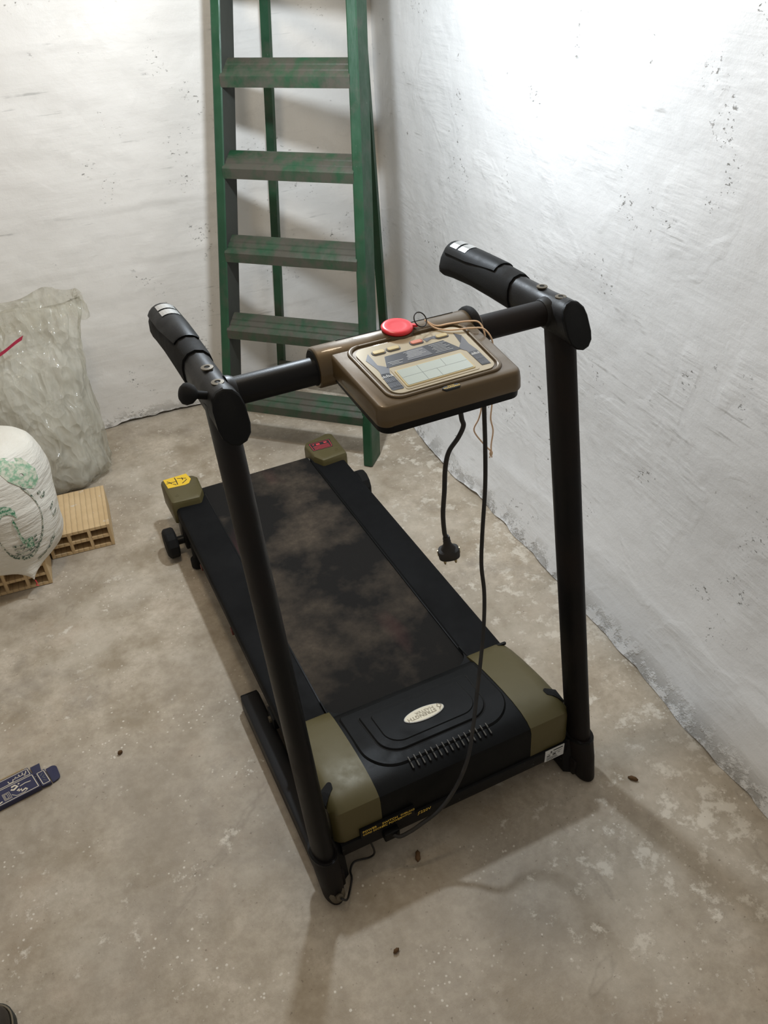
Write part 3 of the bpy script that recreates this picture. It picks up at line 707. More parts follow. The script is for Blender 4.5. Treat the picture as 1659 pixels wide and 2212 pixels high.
bobj('key_socket', lathe((0.0, 0.2475, 1.008), (0, -0.10, 1), [(0.027, 0), (0.0275, 0.008), (0.024, 0.014), (0.010, 0.0145)], 26), M_bronze, con, ang=40)
bobj('seam_groove', tube([(-0.100, 0.258, 1.0222), (0.105, 0.258, 1.0222)], 0.0009, 6), M_dark, con)

# ------------------------------------------------------------------ SAFETY KEY with its ring and string
sk = thing('safety_key', 'round red plastic safety key with wire ring and peach string on console', 'safety key', (0, 0.2475, 1.022))
bobj('key_disc', lathe((0.0, 0.2478, 1.0215), (0, -0.10, 1), [(0.0225, 0), (0.0250, 0.0018), (0.0256, 0.0045), (0.0240, 0.0066), (0.020, 0.0074), (0.014, 0.0066), (0.008, 0.0064), (0.0, 0.0064)], 32), M_redkey, sk, ang=50)
bobj('key_tab', rings_obj([[(x, y, z) for x, y in ((0.0215, 0.238), (0.0295, 0.2345), (0.0315, 0.2385), (0.0235, 0.2455))] for z in (1.0235, 1.0272)]), M_redkey, sk)
rc_ = Vector((0.0345, 0.2352, 1.0345)); ax = Vector((0.25, -0.75, 0.6)).normalized(); u = ax.orthogonal().normalized(); w = ax.cross(u)
bobj('ring', tube([rc_ + (u * math.cos(a) + w * math.sin(a)) * 0.0118 for a in [2 * math.pi * k / 28 for k in range(29)]], 0.0010, 8), M_cord, sk, True)
s1 = [(0.0445, 0.2395, 1.0300), (0.060, 0.232, 1.0195), (0.083, 0.2285, 1.0190), (0.1126, 0.2225, 1.0185), (0.1275, 0.2135, 1.0165), (0.1310, 0.2010, 1.001), (0.1312, 0.2005, 0.975), (0.1335, 0.208, 0.90), (0.1344, 0.21, 0.8634), (0.1295, 0.21, 0.8424), (0.1208, 0.21, 0.8222), (0.1393, 0.21, 0.7914), (0.1555, 0.21, 0.7706)]
s2 = [(0.0445, 0.2395, 1.0300), (0.055, 0.2255, 1.0195), (0.072, 0.2095, 1.0180), (0.1035, 0.1992, 1.0175), (0.1220, 0.1905, 1.0155), (0.1305, 0.1790, 1.000), (0.1330, 0.180, 0.975), (0.1540, 0.205, 0.90), (0.1547, 0.21, 0.8577), (0.1537, 0.21, 0.8354), (0.1593, 0.21, 0.8106), (0.1566, 0.21, 0.7832), (0.1575, 0.21, 0.7640)]
for pts in (s1, s2): bobj('string', tube(catmull(pts, 6), 0.0014, 7), M_string, sk, True)
bmk = bmesh.new(); bmesh.ops.create_icosphere(bmk, subdivisions=2, radius=0.0042, matrix=Matrix.Translation((0.157, 0.21, 0.7650)) @ Matrix.Diagonal((0.8, 0.8, 1.3, 1)))
add_tube(bmk, [(0.156, 0.21, 0.762), (0.1545, 0.21, 0.756)], 0.0011, 6); add_tube(bmk, [(0.158, 0.21, 0.762), (0.1590, 0.21, 0.7555)], 0.0011, 6)
bobj('knot', bmk, M_string, sk, True)

# ------------------------------------------------------------------ POWER CORD
pc = thing('power_cord', 'black mains power cord with two-pin plug hanging from under the console', 'power cord', (0.05, 0.14, 0.9))
cord = [(-0.1600, 0.0230, 0.0815), (-0.150, 0.012, 0.083), (-0.130, 0.008, 0.090), (-0.1095, 0.006, 0.1000), (-0.0627, 0.006, 0.1215), (-0.0241, 0.012, 0.1595), (0.0089, 0.025, 0.2104), (0.0384, 0.055, 0.2575), (0.0668, 0.09, 0.3006), (0.0921, 0.12, 0.351), (0.116, 0.15, 0.4148), (0.1273, 0.17, 0.4788), (0.1253, 0.18, 0.5422), (0.1283, 0.185, 0.6152), (0.1342, 0.19, 0.7139), (0.1314, 0.19, 0.8017), (0.1275, 0.19, 0.8662), (0.124, 0.188, 0.920), (0.110, 0.180, 0.9530), (0.085, 0.165, 0.9600), (0.062, 0.150, 0.9520), (0.0526, 0.142, 0.925), (0.0545, 0.14, 0.9000), (0.0579, 0.14, 0.8856), (0.0488, 0.14, 0.8671), (0.0319, 0.14, 0.8463), (0.0251, 0.14, 0.8176), (0.0233, 0.14, 0.7726), (0.0205, 0.14, 0.7261), (0.0231, 0.14, 0.6857), (0.0262, 0.14, 0.6745)]
bobj('cable', tube(catmull(cord, 6), 0.0040, 10), M_cord, pc, True)
pa = Vector((0.0262, 0.14, 0.6765)); pdv = Vector((0.0085, 0.0, -0.0575)).normalized()
e1 = Vector((0.9, -0.40, 0.13)); e1 = (e1 - pdv * e1.dot(pdv)).normalized(); e2 = pdv.cross(e1)
def pring(h, a, b, n=20, sq=1.0):
    r = []
    for k in range(n):
        t = 2 * math.pi * k / n; c_, s_ = math.cos(t), math.sin(t)
        r.append(pa + pdv * h + e1 * (a * math.copysign(abs(c_) ** sq, c_)) + e2 * (b * math.copysign(abs(s_) ** sq, s_)))
    return r
bobj('plug', rings_obj([pring(0.0, .0052, .0052), pring(.006, .0066, .0066), pring(.008, .0060, .0060), pring(.012, .0070, .0070), pring(.014, .0064, .0064), pring(.020, .0080, .0078), pring(.024, .0105, .0095), pring(.029, .0130, .0115), pring(.031, .0178, .0135, sq=.7), pring(.036, .0192, .0150, sq=.7), pring(.046, .0188, .0150, sq=.7), pring(.0485, .0165, .0130, sq=.7)]), M_cord, pc, ang=40)
for s in (-1, 1):
    b0 = pa + pdv * 0.046 + e1 * (s * 0.0095)
    bobj('plug_pin', tube([b0, b0 + pdv * 0.016, b0 + pdv * 0.0195], [0.0024, 0.0024, 0.0014], 10), M_brass, pc, True)
    c0 = pa + pdv * 0.0405 + e1 * (s * 0.0185)
    bobj('earth_clip', tube([c0 - pdv * .006 + e2 * -.004, c0 + pdv * .006 + e2 * -.004], 0.0016, 6), M_brass, pc)

# ------------------------------------------------------------------ STEPLADDER
def m_ladder(name, worn):
    t = NT(name)
    g = t.mix(t.ramp(t.noise(5, 3), 0.35, 0.65), (0.010, 0.046, 0.020), (0.015, 0.068, 0.029))
    grain = t.noise(14, 4, 0.6, t.map((1, 1, 0.12)))
    wf = t.ramp(t.math('ADD', t.math('MULTIPLY', t.noise(16, 5, 0.65, t.map((1, 1, 1))), 0.75), t.math('MULTIPLY', grain, 0.25)), *((0.36, 0.56) if worn else (0.52, 0.72)))
    c = t.mix(t.math('MULTIPLY', wf, 0.9 if worn else 0.6), g, (0.070, 0.060, 0.047))
    sp = t.ramp(t.noise(70, 4, 0.7), 0.68, 0.73); sm = t.ramp(t.noise(5, 2, 0.5, t.map(loc=(3, 1, 6))), 0.5, 0.65)
    c = t.mix(t.math('MULTIPLY', t.math('MULTIPLY', sp, sm), 0.55), c, (0.40, 0.40, 0.36))
    n = t.bump(t.noise(50, 4, 0.6, t.map((1, 1, 0.15))), 0.25, 0.003)
    return t.out(c, t.ramp(t.noise(20, 3), 0.3, 0.7, 0.38, 0.6), n)
M_ladd = plain('worn_dark_wood', (50, 52, 46), 0.65, 0, 0.5, (0.045, 0.05, 0.042), 9, 0.3, 60)
M_lad = m_ladder('green_paint', False); M_ladw = m_ladder('green_paint_worn', True)
LO = Vector((0.213, 1.5524, 0)); th = -0.7742; le = 0.1907; LW, TAP, H1, HH = 0.5081, 0.0437, 0.1431, 0.2543
E_ = Vector((math.cos(th), math.sin(th), 0)); N_ = Vector((-math.sin(th), math.cos(th), 0)); A_ = N_ * math.sin(le) + Vector((0, 0, math.cos(le))); D_ = N_ * math.cos(le) - Vector((0, 0, math.sin(le)))
LD = thing('stepladder', 'worn green painted wooden stepladder standing open in the room corner', 'ladder', LO)
def lp(u, s, dn=0.0, de=0.0): return LO + E_ * (u * (LW / 2 - TAP * s) + de) + A_ * s + N_ * dn
for u in (-1, 1):
    rings = []
    for s_ in (0.0, 0.02, 0.5, 1.0, 1.5, 2.0):
        dep = 0.088
        a, b = (0.0, u * 0.032)
        r = [lp(u, s_, 0.003, a), lp(u, s_, 0.0, a + (b - a) * 0.12), lp(u, s_, 0.0, a + (b - a) * 0.88), lp(u, s_, 0.003, b), lp(u, s_, dep - 0.003, b), lp(u, s_, dep, b - (b - a) * 0.1), lp(u, s_, dep, a + (b - a) * 0.1), lp(u, s_, dep - 0.003, a)]
        if s_ == 0.0: r = [Vector((p.x, p.y, 0.001)) for p in r]
        rings.append(r)
    so_ = bobj('stile', rings_obj(rings), M_lad, LD, ang=25)
    so_.data.materials.append(M_ladd)
    for pi_ in range(5): so_.data.polygons[pi_ * 8 + 7].material_index = 1
for k in range(7):
    s_ = H1 + k * HH; L = lp(-1, s_, 0.001, -0.004); R = lp(1, s_, 0.001, 0.004)
    prof = [(0.0, 0.0), (0.0, 0.030), (0.004, 0.0345), (0.014, 0.0425), (0.0155, 0.0420), (0.0170, 0.0425), (0.0185, 0.0460), (0.031, 0.0550), (0.0325, 0.0545), (0.0340, 0.0550), (0.0355, 0.0585), (0.052, 0.0700), (0.060, 0.0710), (0.064, 0.068), (0.064, 0.030), (0.050, 0.004)]
    bobj('rung', rings_obj([[P + N_ * d_ + Vector((0, 0, z_)) for d_, z_ in prof] for P in (L, L.lerp(R, 0.33), L.lerp(R, 0.66), R)]), M_ladw, LD, ang=30)
RL = (Vector((0.350, 2.062, 0)), Vector((0.473, 1.95, 1.999))); RR = (Vector((0.664, 1.716, 0)), Vector((0.639, 1.788, 1.999)))
for a, b in (RL, RR):
    rings = []
    for t_ in (0.0, 0.3, 0.6, 1.0):
        c = a.lerp(b, t_)
        rings.append([c + E_ * x + N_ * y for x, y in ((-0.014, -0.010), (0.014, -0.010), (0.014, 0.010), (-0.014, 0.010))])
    rings[0] = [Vector((p.x, p.y, 0.001)) for p in rings[0]]
    bobj('rear_leg', rings_obj(rings), M_lad, LD)
for t_ in (0.055, 0.72):
    a = RL[0].lerp(RL[1], t_); b = RR[0].lerp(RR[1], t_)
    bobj('rear_brace', rings_obj([[P + N_ * x + Vector((0, 0, z)) for x, z in ((-0.024, -0.022), (-0.010, -0.022), (-0.010, 0.022), (-0.024, 0.022))] for P in (a, b)]), M_ladw, LD)
bmq = bmesh.new()
c = lp(0, 1.985) + N_ * 0.06
add_rings(bmq, [[c + E_ * x + N_ * y + Vector((0, 0, z)) for x, y in ((-0.22, -0.08), (0.22, -0.08), (0.22, 0.10), (-0.22, 0.10))] for z in (0.012, 0.037)])
bobj('top_board', bmq, M_lad, LD)

# ------------------------------------------------------------------ HOLLOW BRICKS
def m_brick():
    t = NT('yellow_clay')
    c = t.mix(t.ramp(t.noise(9, 4), 0.3, 0.7), (0.50, 0.345, 0.175), (0.64, 0.47, 0.265))
    c = t.mix(t.ramp(t.noise(23, 4, 0.6, t.map(loc=(2, 3, 1))), 0.66, 0.70, 0, 0.7), c, (0.62, 0.58, 0.52))
    gr = t.math('POWER', t.wave(19, None, 'X', 0.6, 3), 0.25)
    c = t.mix(t.ramp(gr, 0.35, 0.7, 0.35, 0), c, (0.22, 0.15, 0.08))
    return t.out(c, 0.85, t.bump(t.math('ADD', gr, t.math('MULTIPLY', t.noise(120, 3), 0.25)), 0.4, 0.003))
M_brick = m_brick()
def hollow_brick(w, dpt, h):
    wl = 0.0095; iw = (w - 4 * wl) / 3; ih = (h - 3 * wl) / 2
    xs_ = [0, wl, wl + iw, 2 * wl + iw, 2 * wl + 2 * iw, 3 * wl + 2 * iw, 3 * wl + 3 * iw, w]; zs_ = [0, wl, wl + ih, 2 * wl + ih, 2 * wl + 2 * ih, h]
    bm = bmesh.new(); vd = {}
    def v(i, j, y):
        if (i, j, y) not in vd: vd[(i, j, y)] = bm.verts.new((xs_[i] - w / 2, y, zs_[j]))
        return vd[(i, j, y)]
    sol = lambda i, j: 0 <= i < 7 and 0 <= j < 5 and (i % 2 == 0 or j % 2 == 0)
    for i in range(7):
        for j in range(5):
            if not sol(i, j): continue
            for y in (0, dpt): bm.faces.new((v(i, j, y), v(i + 1, j, y), v(i + 1, j + 1, y), v(i, j + 1, y)))
            for (di, dj, a, b) in ((-1, 0, (i, j), (i, j + 1)), (1, 0, (i + 1, j), (i + 1, j + 1)), (0, -1, (i, j), (i + 1, j)), (0, 1, (i, j + 1), (i + 1, j + 1))):
                if not sol(i + di, j + dj): bm.faces.new((v(*a, 0), v(*b, 0), v(*b, dpt), v(*a, dpt)))
    return bm
def brick(loc, rz, label, w=0.186, dpt=0.228, h=0.078):
    bm = hollow_brick(w, dpt, h); bmesh.ops.recalc_face_normals(bm, faces=bm.faces[:])
    me = bpy.data.meshes.new('hollow_brick'); bm.to_mesh(me); bm.free()
    o = make_obj('hollow_brick', me, M_brick); o.location = loc; o.rotation_euler = (0, 0, rz)
    return tag(o, label, 'brick', 'hollow clay bricks under and beside the sack')
brick((-0.556, 1.366, 0.0005), -0.10, 'yellow hollow clay brick lying clear of the sack in front of the clear bag')
brick((-0.757, 1.270, 0.0005), -0.09, 'hollow clay brick underneath the white printed sack')

# ------------------------------------------------------------------ WHITE SACK
def m_sack():
    t = NT('woven_sack')
    c = t.mix(t.ramp(t.noise(7, 4), 0.3, 0.7), (0.66, 0.62, 0.54), (0.76, 0.735, 0.66))
    wv = t.math('ADD', t.wave(150, None, 'Z', 0.4), t.wave(150, None, 'X', 0.4))
    n = t.bump(wv, 0.12, 0.001)
    n = t.bump(t.noise(13, 4, 0.6, t.map((0.7, 0.7, 3.4))), 0.7, 0.012, n)
    return t.out(c, 0.6, n)
M_sack = m_sack()
M_prg = NT('green_sack_print'); M_prg = M_prg.out(M_prg.mix(M_prg.ramp(M_prg.noise(160, 3, 0.6), 0.42, 0.58), lin((186, 196, 176)), lin((58, 122, 88))), 0.7)
M_prp = NT('pale_green_print'); M_prp = M_prp.out(M_prp.mix(M_prp.ramp(M_prp.noise(90, 4, 0.6), 0.42, 0.60), lin((205, 205, 186)), lin((132, 172, 140))), 0.7)
M_prk = NT('dark_sack_print'); M_prk = M_prk.out(M_prk.mix(M_prk.ramp(M_prk.noise(170, 3, 0.6), 0.45, 0.55), lin((196, 194, 178)), lin((74, 92, 78))), 0.7)
SC = [(0.0785, -0.745, 1.385, 0.100, 0.095), (0.082, -0.745, 1.380, 0.125, 0.112), (0.105, -0.745, 1.365, 0.150, 0.132), (0.15, -0.745, 1.352, 0.162, 0.145), (0.21, -0.746, 1.346, 0.170, 0.150), (0.28, -0.748, 1.345, 0.176, 0.152), (0.34, -0.750, 1.347, 0.177, 0.148), (0.39, -0.752, 1.350, 0.173, 0.140), (0.425, -0.755, 1.354, 0.164, 0.126), (0.445, -0.762, 1.358, 0.150, 0.108), (0.458, -0.775, 1.362, 0.128, 0.085), (0.466, -0.795, 1.365, 0.100, 0.058), (0.474, -0.815, 1.368, 0.072, 0.034), (0.482, -0.83, 1.37, 0.05, 0.012)]
_sz = [q[0] for q in SC]
TIP = Vector((-0.7035, 1.212, 0.062))
def sack_pt(a, z, h=0.0):
    cx, cy, rx, ry = [float(np.interp(z, _sz, [q[i] for q in SC])) for i in (1, 2, 3, 4)]
    wob = 1 + 0.018 * math.sin(3 * a + 20 * z) + 0.010 * math.sin(7 * a - 34 * z) + 0.008 * math.sin(60 * z + 2 * a)
    p = Vector((cx + (rx * wob + h) * math.cos(a), cy + (ry * wob + h) * math.sin(a), z))
    da = (a - (-1.28) + math.pi) % (2 * math.pi) - math.pi
    wgt = 0.97 * math.exp(-(da / 0.42) ** 2) * math.exp(-((z - 0.0785) / 0.055) ** 2)
    wgt2 = 0.40 * math.exp(-(da / 0.80) ** 2) * math.exp(-((z - 0.10) / 0.06) ** 2)
    k = max(wgt, wgt2 * 0.9)
    return p.lerp(TIP + Vector((0, -h, 0)), k)
SA = thing('flour_sack', 'full white woven sack with faded green print standing on hollow brick', 'sack', (-0.75, 1.35, 0.078))
nA = 56; bm = bmesh.new()
zl = list(np.concatenate([np.linspace(0.0785, 0.15, 9), np.linspace(0.17, 0.482, 24)]))
add_rings(bm, [[sack_pt(2 * math.pi * k / nA, z) for k in range(nA)] for z in zl])
sb = bobj('bag_body', bm, M_sack, SA, True)
bobj('tie_string', tube([TIP + Vector((0.002, 0.0, 0.002)), TIP + Vector((0.004, -0.004, -0.008)), TIP + Vector((-0.001, -0.003, -0.014)), TIP + Vector((0.006, -0.002, -0.018))], 0.0014, 6), M_redlab, SA)
def sp(u, v, h): return sack_pt(u, v, h + 0.002)
def sline(pts, w, mat): return ribbon([tuple(p) for p in catmull([(a, z, 0) for a, z in pts], 5)] if False else [(p.x, p.y) for p in catmull([(a, z, 0) for a, z in pts], 5)], w, sp, 0.0, 'printed_mark', mat, SA)
def spatch(outline, mat):
    bm = bmesh.new(); n = len(outline); o = [Vector(p) for p in outline]; rings = [o, scale_out(o, 0.7), scale_out(o, 0.4), scale_out(o, 0.1)]
    add_rings(bm, [[sp(p.x, p.y, 0) for p in r] for r in rings], cap=False); return bobj('printed_mark', bm, mat, SA)
sline([(-1.62, 0.285), (-1.60, 0.25), (-1.57, 0.215), (-1.53, 0.185), (-1.47, 0.170)], 0.012, M_prk)
sline([(-0.98, 0.36), (-0.86, 0.315), (-0.82, 0.27), (-0.85, 0.23), (-0.92, 0.20), (-1.0, 0.182)], 0.012, M_prk)
sline([(-1.47, 0.172), (-1.32, 0.160), (-1.15, 0.162), (-1.0, 0.180)], 0.012, M_prk)
for zz_ in (0.178, 0.190, 0.202): sline([(-1.44, zz_ + 0.002), (-1.25, zz_ - 0.004), (-1.02, zz_ + 0.006)], 0.006, M_prk)
sline([(-1.30, 0.285), (-1.28, 0.25), (-1.27, 0.22), (-1.22, 0.198), (-1.10, 0.196)], 0.030, M_prg)
sline([(-1.50, 0.30), (-1.40, 0.318), (-1.28, 0.312), (-1.22, 0.296)], 0.024, M_prg)
sline([(-1.72, 0.37), (-1.60, 0.352), (-1.48, 0.33)], 0.024, M_prg)
spatch([(-1.22, 0.42), (-1.0, 0.438), (-0.72, 0.42), (-0.60, 0.38), (-0.62, 0.345), (-0.78, 0.335), (-0.95, 0.352), (-1.12, 0.385)], M_prp)
spatch([(-1.90, 0.44), (-1.62, 0.455), (-1.40, 0.440), (-1.42, 0.405), (-1.62, 0.392), (-1.90, 0.395)], M_prp)
spatch([(-1.88, 0.425), (-1.66, 0.432), (-1.54, 0.415), (-1.66, 0.398), (-1.88, 0.400)], M_prg)
sline([(-0.70, 0.30), (-0.62, 0.297), (-0.56, 0.302)], 0.008, M_prk); sline([(-0.74, 0.315), (-0.66, 0.313)], 0.008, M_prk)
sline([(-0.60, 0.25), (-0.58, 0.225), (-0.45, 0.235)], 0.006, M_prk); sline([(-0.60, 0.25), (-0.48, 0.26)], 0.006, M_prk)
sline([(-1.06, 0.138), (-0.90, 0.145), (-0.74, 0.158)], 0.007, M_prk); sline([(-0.78, 0.160), (-0.66, 0.172)], 0.012, M_prk)

# ------------------------------------------------------------------ CLEAR PLASTIC BAG
def m_plastic():
    t = NT('clear_plastic')
    b = t.b; out_ = t.t.nodes['Material Output']
    wv_ = t.n('ShaderNodeVectorMath', operation='ADD'); wn = t.n('ShaderNodeTexNoise'); t.link(t.co(), wn.inputs['Vector']); wn.inputs['Scale'].default_value = 7
    sc_ = t.n('ShaderNodeVectorMath', operation='SCALE'); t.link(wn.outputs['Color'], sc_.inputs[0]); sc_.inputs['Scale'].default_value = 0.12
    t.link(t.map((1.3, 1.3, 0.5), rot=(0.35, 0.45, 0)), wv_.inputs[0]); t.link(sc_.outputs[0], wv_.inputs[1])
    n = t.bump(t.math('ADD', t.voro(11, wv_.outputs[0]), t.math('MULTIPLY', t.voro(29, wv_.outputs[0]), 0.45)), 0.9, 0.035)
    t.out(lin((222, 219, 207)), 0.10, n)
    tr = t.n('ShaderNodeBsdfTransparent'); tr.inputs[0].default_value = (0.96, 0.955, 0.93, 1)
    tl = t.n('ShaderNodeBsdfTranslucent'); tl.inputs[0].default_value = lin((228, 225, 212)) + (1,)
    m1 = t.n('ShaderNodeMixShader'); m1.inputs[0].default_value = 0.45
    t.link(b.outputs[0], m1.inputs[1]); t.link(tl.outputs[0], m1.inputs[2])
    m2 = t.n('ShaderNodeMixShader')
    z = t.xyz()[2]
    stk_ = t.noise(11, 3, 0.55, t.map((1.5, 1.5, 0.35), rot=(0.35, 0.45, 0)), 0.8)
    t.link(t.math('ADD', t.ramp(stk_, 0.38, 0.66, 0.30, 0.72), t.ramp(z, 0.45, 0.60, 0.0, -0.12)), m2.inputs[0])
    t.link(tr.outputs[0], m2.inputs[1]); t.link(m1.outputs[0], m2.inputs[2]); t.link(m2.outputs[0], out_.inputs[0])
    return t.m
M_clear = m_plastic()
def m_fill():
    t = NT('grey_filling')
    c = t.mix(t.ramp(t.noise(14, 5, 0.65), 0.3, 0.7), (0.46, 0.44, 0.39), (0.70, 0.68, 0.62))
    c = t.mix(t.ramp(t.noise(5, 3, 0.6, t.map(loc=(2, 2, 2))), 0.6, 0.75, 0, 0.5), c, (0.46, 0.40, 0.38))
    return t.out(c, 0.8, t.bump(t.noise(18, 4, 0.65), 0.8, 0.02))
M_fill = m_fill()
BG = thing('plastic_bag', 'large crumpled clear plastic bag with a red strip leaning on back wall', 'bag', (-0.60, 1.86, 0))
#        z    cx     cy    rx    ry
BR = [(0.002, -0.600, 1.840, 0.175, 0.105), (0.010, -0.600, 1.840, 0.205, 0.128), (0.035, -0.600, 1.840, 0.222, 0.140), (0.10, -0.600, 1.845, 0.220, 0.145), (0.20, -0.595, 1.855, 0.212, 0.142), (0.32, -0.585, 1.870, 0.205, 0.135), (0.42, -0.570, 1.885, 0.205, 0.120), (0.49, -0.560, 1.900, 0.205, 0.095), (0.54, -0.548, 1.91, 0.208, 0.072), (0.585, -0.540, 1.925, 0.205, 0.045)]
_bz = [q[0] for q in BR]
def bag_pt(a, z, k=1.0, fold=1.0):
    cx, cy, rx, ry = [float(np.interp(z, _bz, [q[i] for q in BR])) for i in (1, 2, 3, 4)]
    nn = fold * (0.030 * math.sin(5 * a + 9 * z + 1) + 0.022 * math.sin(9 * a - 16 * z) + 0.014 * math.sin(17 * a + 27 * z + 2) + 0.010 * math.sin(29 * a - 12 * z))
    rg_ = 1 - abs(float(fbm(np.float64(a * 2.2 + z * 7.0 + 40), np.float64(z * 5.0 - a * 0.8 + 40), 4))) * 2.2
    nn += fold * 0.045 * rg_ - 0.03
    ca, sa = math.cos(a), math.sin(a)
    ca = math.copysign(abs(ca) ** 0.8, ca); sa = math.copysign(abs(sa) ** 0.8, sa)
    y = cy + ry * k * (1 + nn) * sa
    return Vector((cx + rx * k * (1 + nn) * ca, min(y, 2.07), z))
nB = 168
zl = list(np.concatenate([[0.002, 0.008, 0.018, 0.035], np.linspace(0.05, 0.585, 64)]))
bm = bmesh.new()
rg = [[bag_pt(2 * math.pi * k / nB, z) for k in range(nB)] for z in zl]
# ragged open mouth, slumped toward one side and folded outward
rim1 = []; rim2 = []; rim3 = []
for k in range(nB):
    a = 2 * math.pi * k / nB; p = bag_pt(a, 0.585); dz = 0.020 * math.sin(a - 0.9) + 0.014 * math.sin(3 * a - 0.4) + 0.010 * math.sin(7 * a) - 0.01
    off = Vector((math.cos(a), 1.5 * math.sin(a), 0)) * 0.012
    q = p + Vector((0, 0, 0.022 + dz)) + off; q.y = min(q.y, 2.07); rim1.append(q)
    q2 = p + Vector((0, 0, 0.014 + dz)) + off * 1.3; q2.y = min(q2.y, 2.08); rim2.append(q2)
    q3 = p + Vector((0, 0, -0.040 + dz * 0.4 + 0.014 * math.sin(5 * a))) + off * 1.4; q3.y = min(q3.y, 2.085); rim3.append(q3)
vs = add_rings(bm, rg + [rim1, rim2, rim3], cap=False)
bm.faces.new(list(reversed(vs[0])))
bobj('bag_film', bm, M_clear, BG, True)
bm = bmesh.new()
add_rings(bm, [[bag_pt(2 * math.pi * k / 48, z, 0.90 - 0.30 * max(0, (z - 0.28) / 0.17) ** 2, 1.6) for k in range(48)] for z in list(np.linspace(0.012, 0.44, 16))])
bobj('bag_filling', bm, M_fill, BG, True)
bm = bmesh.new(); A = []; B = []
for k in range(10):
    p = Vector((-0.535 - 0.013 * k, 1.79 - 0.0005 * k, 0.552 - 0.0062 * k)); p.y = 1.752 + 0.003 * math.sin(k)
    A.append(bm.verts.new(p + Vector((0.004, 0, 0.007)))); B.append(bm.verts.new(p - Vector((0.004, 0, 0.007))))
for k in range(9): bm.faces.new((A[k], A[k + 1], B[k + 1], B[k]))
bobj('red_strip', bm, plain('crimson_strip', (176, 46, 74), 0.4), BG)

# ------------------------------------------------------------------ FLATTENED BLUE CARTON
M_blue = plain('navy_carton', (34, 36, 70), 0.42, 0, 0.25, (0.07, 0.065, 0.08), 60)
M_kraft = plain('tan_card', (156, 134, 92), 0.8, 0, 0.2, (0.2, 0.16, 0.1), 30)
M_cream = plain('cream_print', (206, 196, 176), 0.6)
CT = thing('paper_carton', 'crushed dark blue paper carton with cream lettering on bare floor', 'carton', (-0.83, 0.56, 0))
o0 = Vector((-0.7972, 0.5765)); ex = Vector((-0.9975, -0.10)).normalized(); ey = Vector((0.26, -0.965)).normalized()
ex = Vector((-0.988, -0.155)); ey = Vector((0.262, -0.965))
def ct(u, v, h): # u along the long side away from the flap, v across toward the camera
    p = o0 + ex * u + ey * v; return Vector((p.x, p.y, h))
def card(pts, z0, z1, mat, name): return bobj(name, rings_obj([[ct(u, v, z0) for u, v in pts], [ct(u, v, z1) for u, v in pts]]), mat, CT)
card([(0, 0), (0.098, 0), (0.098, 0.046), (0, 0.046)], 0.0010, 0.0130, M_blue, 'main_panel')
card([(0.004, -0.026), (0.110, -0.026), (0.110, -0.001), (0.002, -0.001)], 0.0010, 0.0100, M_blue, 'side_panel')
card([(0.012, -0.033), (0.110, -0.034), (0.110, -0.0265), (0.010, -0.0265)], 0.0008, 0.0060, M_kraft, 'inner_card')
card([(0.090, 0.012), (0.125, 0.016), (0.125, 0.050), (0.095, 0.048)], 0.0008, 0.0080, M_kraft, 'inner_card')
card([(-0.024, 0.0), (-0.002, 0.0), (-0.002, 0.044), (-0.022, 0.046)], 0.0010, 0.0085, M_blue, 'end_flap')
fl_o = rpoly([(-0.050, -0.004), (-0.026, -0.002), (-0.025, 0.044), (-0.044, 0.040)], [0.010, 0.001, 0.001, 0.012], 4)
bobj('tuck_flap', rings_obj([[ct(p.x, p.y, 0.0010) for p in fl_o], [ct(p.x, p.y, 0.0035) for p in fl_o]]), M_blue, CT)
card([(-0.022, -0.028), (-0.001, -0.028), (0.0, -0.002), (-0.017, -0.003)], 0.0008, 0.0035, M_blue, 'dust_flap')
def stroke(pts, w, z, mat=M_cream): return ribbon(pts, w, ct, z, 'lettering', mat, CT)
def frame(u0, v0, u1, v1, z, w=0.0016):
    for a, b in (((u0, v0), (u1, v0)), ((u1, v0), (u1, v1)), ((u1, v1), (u0, v1)), ((u0, v1), (u0, v0))): stroke([a, b], w, z)
frame(0.004, 0.003, 0.094, 0.043, 0.0133); frame(0.006, -0.023, 0.108, -0.004, 0.0103); frame(-0.021, 0.003, -0.006, 0.041, 0.0088)
for q in ([(0.018, -0.019), (0.020, -0.012), (0.026, -0.011), (0.027, -0.018)], [(0.010, -0.019), (0.013, -0.012), (0.018, -0.011)], [(0.028, -0.012), (0.033, -0.011), (0.034, -0.016), (0.037, -0.011), (0.041, -0.012), (0.043, -0.006), (0.051, -0.006), (0.052, -0.013)]): stroke(q, 0.0020, 0.0103)
stroke([(0.014, -0.008), (0.018, -0.008)], 0.0016, 0.0103)
stroke([(0.052, 0.010), (0.044, 0.009), (0.040, 0.015), (0.050, 0.020), (0.055, 0.016)], 0.0048, 0.0133)
stroke([(0.045, 0.027), (0.040, 0.024), (0.042, 0.030), (0.036, 0.027), (0.037, 0.034), (0.028, 0.031), (0.026, 0.036)], 0.0042, 0.0133)
stroke([(0.026, 0.036), (0.034, 0.040), (0.050, 0.039), (0.058, 0.030)], 0.0014, 0.0133)
stroke([(0.034, 0.009), (0.0375, 0.0105)], 0.0032, 0.0133)
stroke([(0.012, 0.018), (0.024, 0.016), (0.036, 0.018)], 0.0020, 0.0133)
for k in range(3): frame(0.060 + 0.003 * k, 0.018 + 0.002 * k, 0.075 - 0.002 * k, 0.038 - 0.002 * k, 0.0133, 0.0007)
stroke([(0.080, 0.036), (0.092, 0.040)], 0.003, 0.0133)
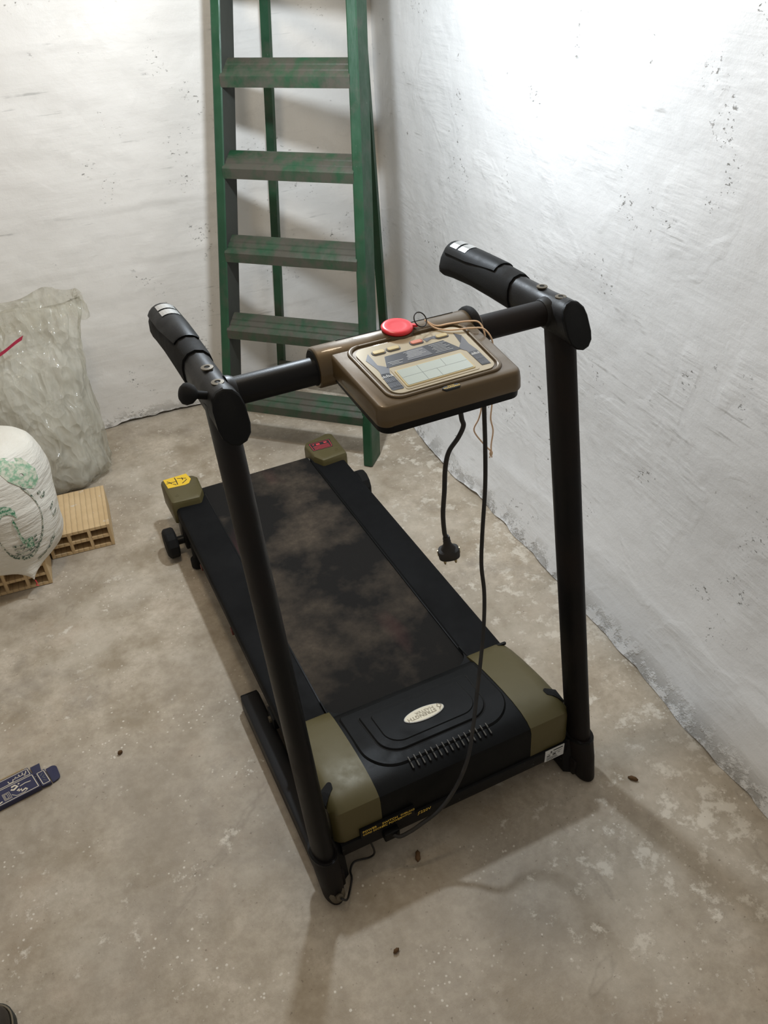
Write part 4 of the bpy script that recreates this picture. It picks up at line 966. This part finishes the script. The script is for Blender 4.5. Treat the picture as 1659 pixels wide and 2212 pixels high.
for q in ([(-0.017, 0.008), (-0.010, 0.014)], [(-0.018, 0.016), (-0.012, 0.020), (-0.016, 0.026)], [(-0.011, 0.028), (-0.016, 0.034)]): stroke(q, 0.0012, 0.0088, plain('faded_print', (104, 112, 104), 0.6))

# ------------------------------------------------------------------ SHOE TOE at the edge of the frame
M_shoe = plain('dark_leather', (44, 37, 29), 0.55, 0, 0.3, (0.05, 0.04, 0.03), 30)
M_sole = plain('dark_sole', (46, 46, 40), 0.8)
M_welt = plain('welt', (112, 102, 84), 0.7)
SH = thing('shoe', 'dark shoe toe with a pale welt line on the concrete', 'shoe', (-0.985, -0.02, 0))
def shoe_out(k, dz=0.0):
    base = [(-0.046, -0.17), (-0.048, -0.08), (-0.046, -0.01), (-0.036, 0.045), (-0.016, 0.075), (0.010, 0.083), (0.034, 0.068), (0.046, 0.030), (0.049, -0.02), (0.046, -0.09), (0.042, -0.17)]
    R_ = Matrix.Rotation(-0.30, 2); pts = catmull([(x, y, 0) for x, y in base], 4)
    out = []
    for p in pts:
        q = R_ @ Vector((p.x * k, (p.y + 0.04) * (k if p.y > -0.1 else 1) - 0.04)); out.append(Vector((-0.945 + q.x, 0.005 + q.y, dz)))
    return out
bobj('sole', rings_obj([shoe_out(1.0, 0.001), shoe_out(1.04, 0.004), shoe_out(1.04, 0.022), shoe_out(1.0, 0.025)]), M_sole, SH, ang=40)
bm = bmesh.new(); rp = shoe_out(1.0, 0.0262); add_tube(bm, rp, 0.0018, 6); bobj('welt', bm, M_welt, SH, True)
bobj('upper', rings_obj([shoe_out(0.96, 0.024), shoe_out(0.97, 0.036), shoe_out(0.92, 0.052), shoe_out(0.78, 0.066), shoe_out(0.55, 0.076), shoe_out(0.25, 0.080)]), M_shoe, SH, True)

# ------------------------------------------------------------------ small litter on the floor
M_leaf = plain('dry_leaf', (92, 66, 36), 0.8)
def bit(x, y, ln, w, rz, label):
    bm = bmesh.new(); n = 8; L_ = []; R_ = []
    for k in range(n + 1):
        t_ = k / n; ww = w * math.sin(math.pi * min(0.97, max(0.05, t_))) * (1 + 0.3 * math.sin(9 * t_)); zz_ = 0.003 + 0.004 * math.sin(3 * t_)
        L_.append((t_ * ln - ln / 2, ww / 2, zz_)); R_.append((t_ * ln - ln / 2, -ww / 2, zz_ - 0.001))
    add_rings(bm, [[a, (a[0], 0, a[2] + 0.0022), b, (b[0], b[1], 0.0002), (a[0], a[1], 0.0002)] for a, b in zip(L_, R_)])
    o = bobj('leaf_scrap', bm, M_leaf, None, True); o.location = (x, y, 0); o.rotation_euler = (0, 0, rz)
    return tag(o, label, 'leaf')
bit(-0.117, 0.003, 0.024, 0.012, 1.1, 'brown dry leaf scrap on floor just ahead of the motor cover')
bit(0.382, -0.053, 0.022, 0.009, -0.9, 'dark leaf scrap on floor between treadmill sleeve and right wall')
bit(-0.609, 0.549, 0.012, 0.008, 0.3, 'tiny brown leaf scrap on open floor beside the blue carton')
bit(-0.240, -0.145, 0.013, 0.007, 0.2, 'tiny dark leaf scrap on open floor in front of the cable')
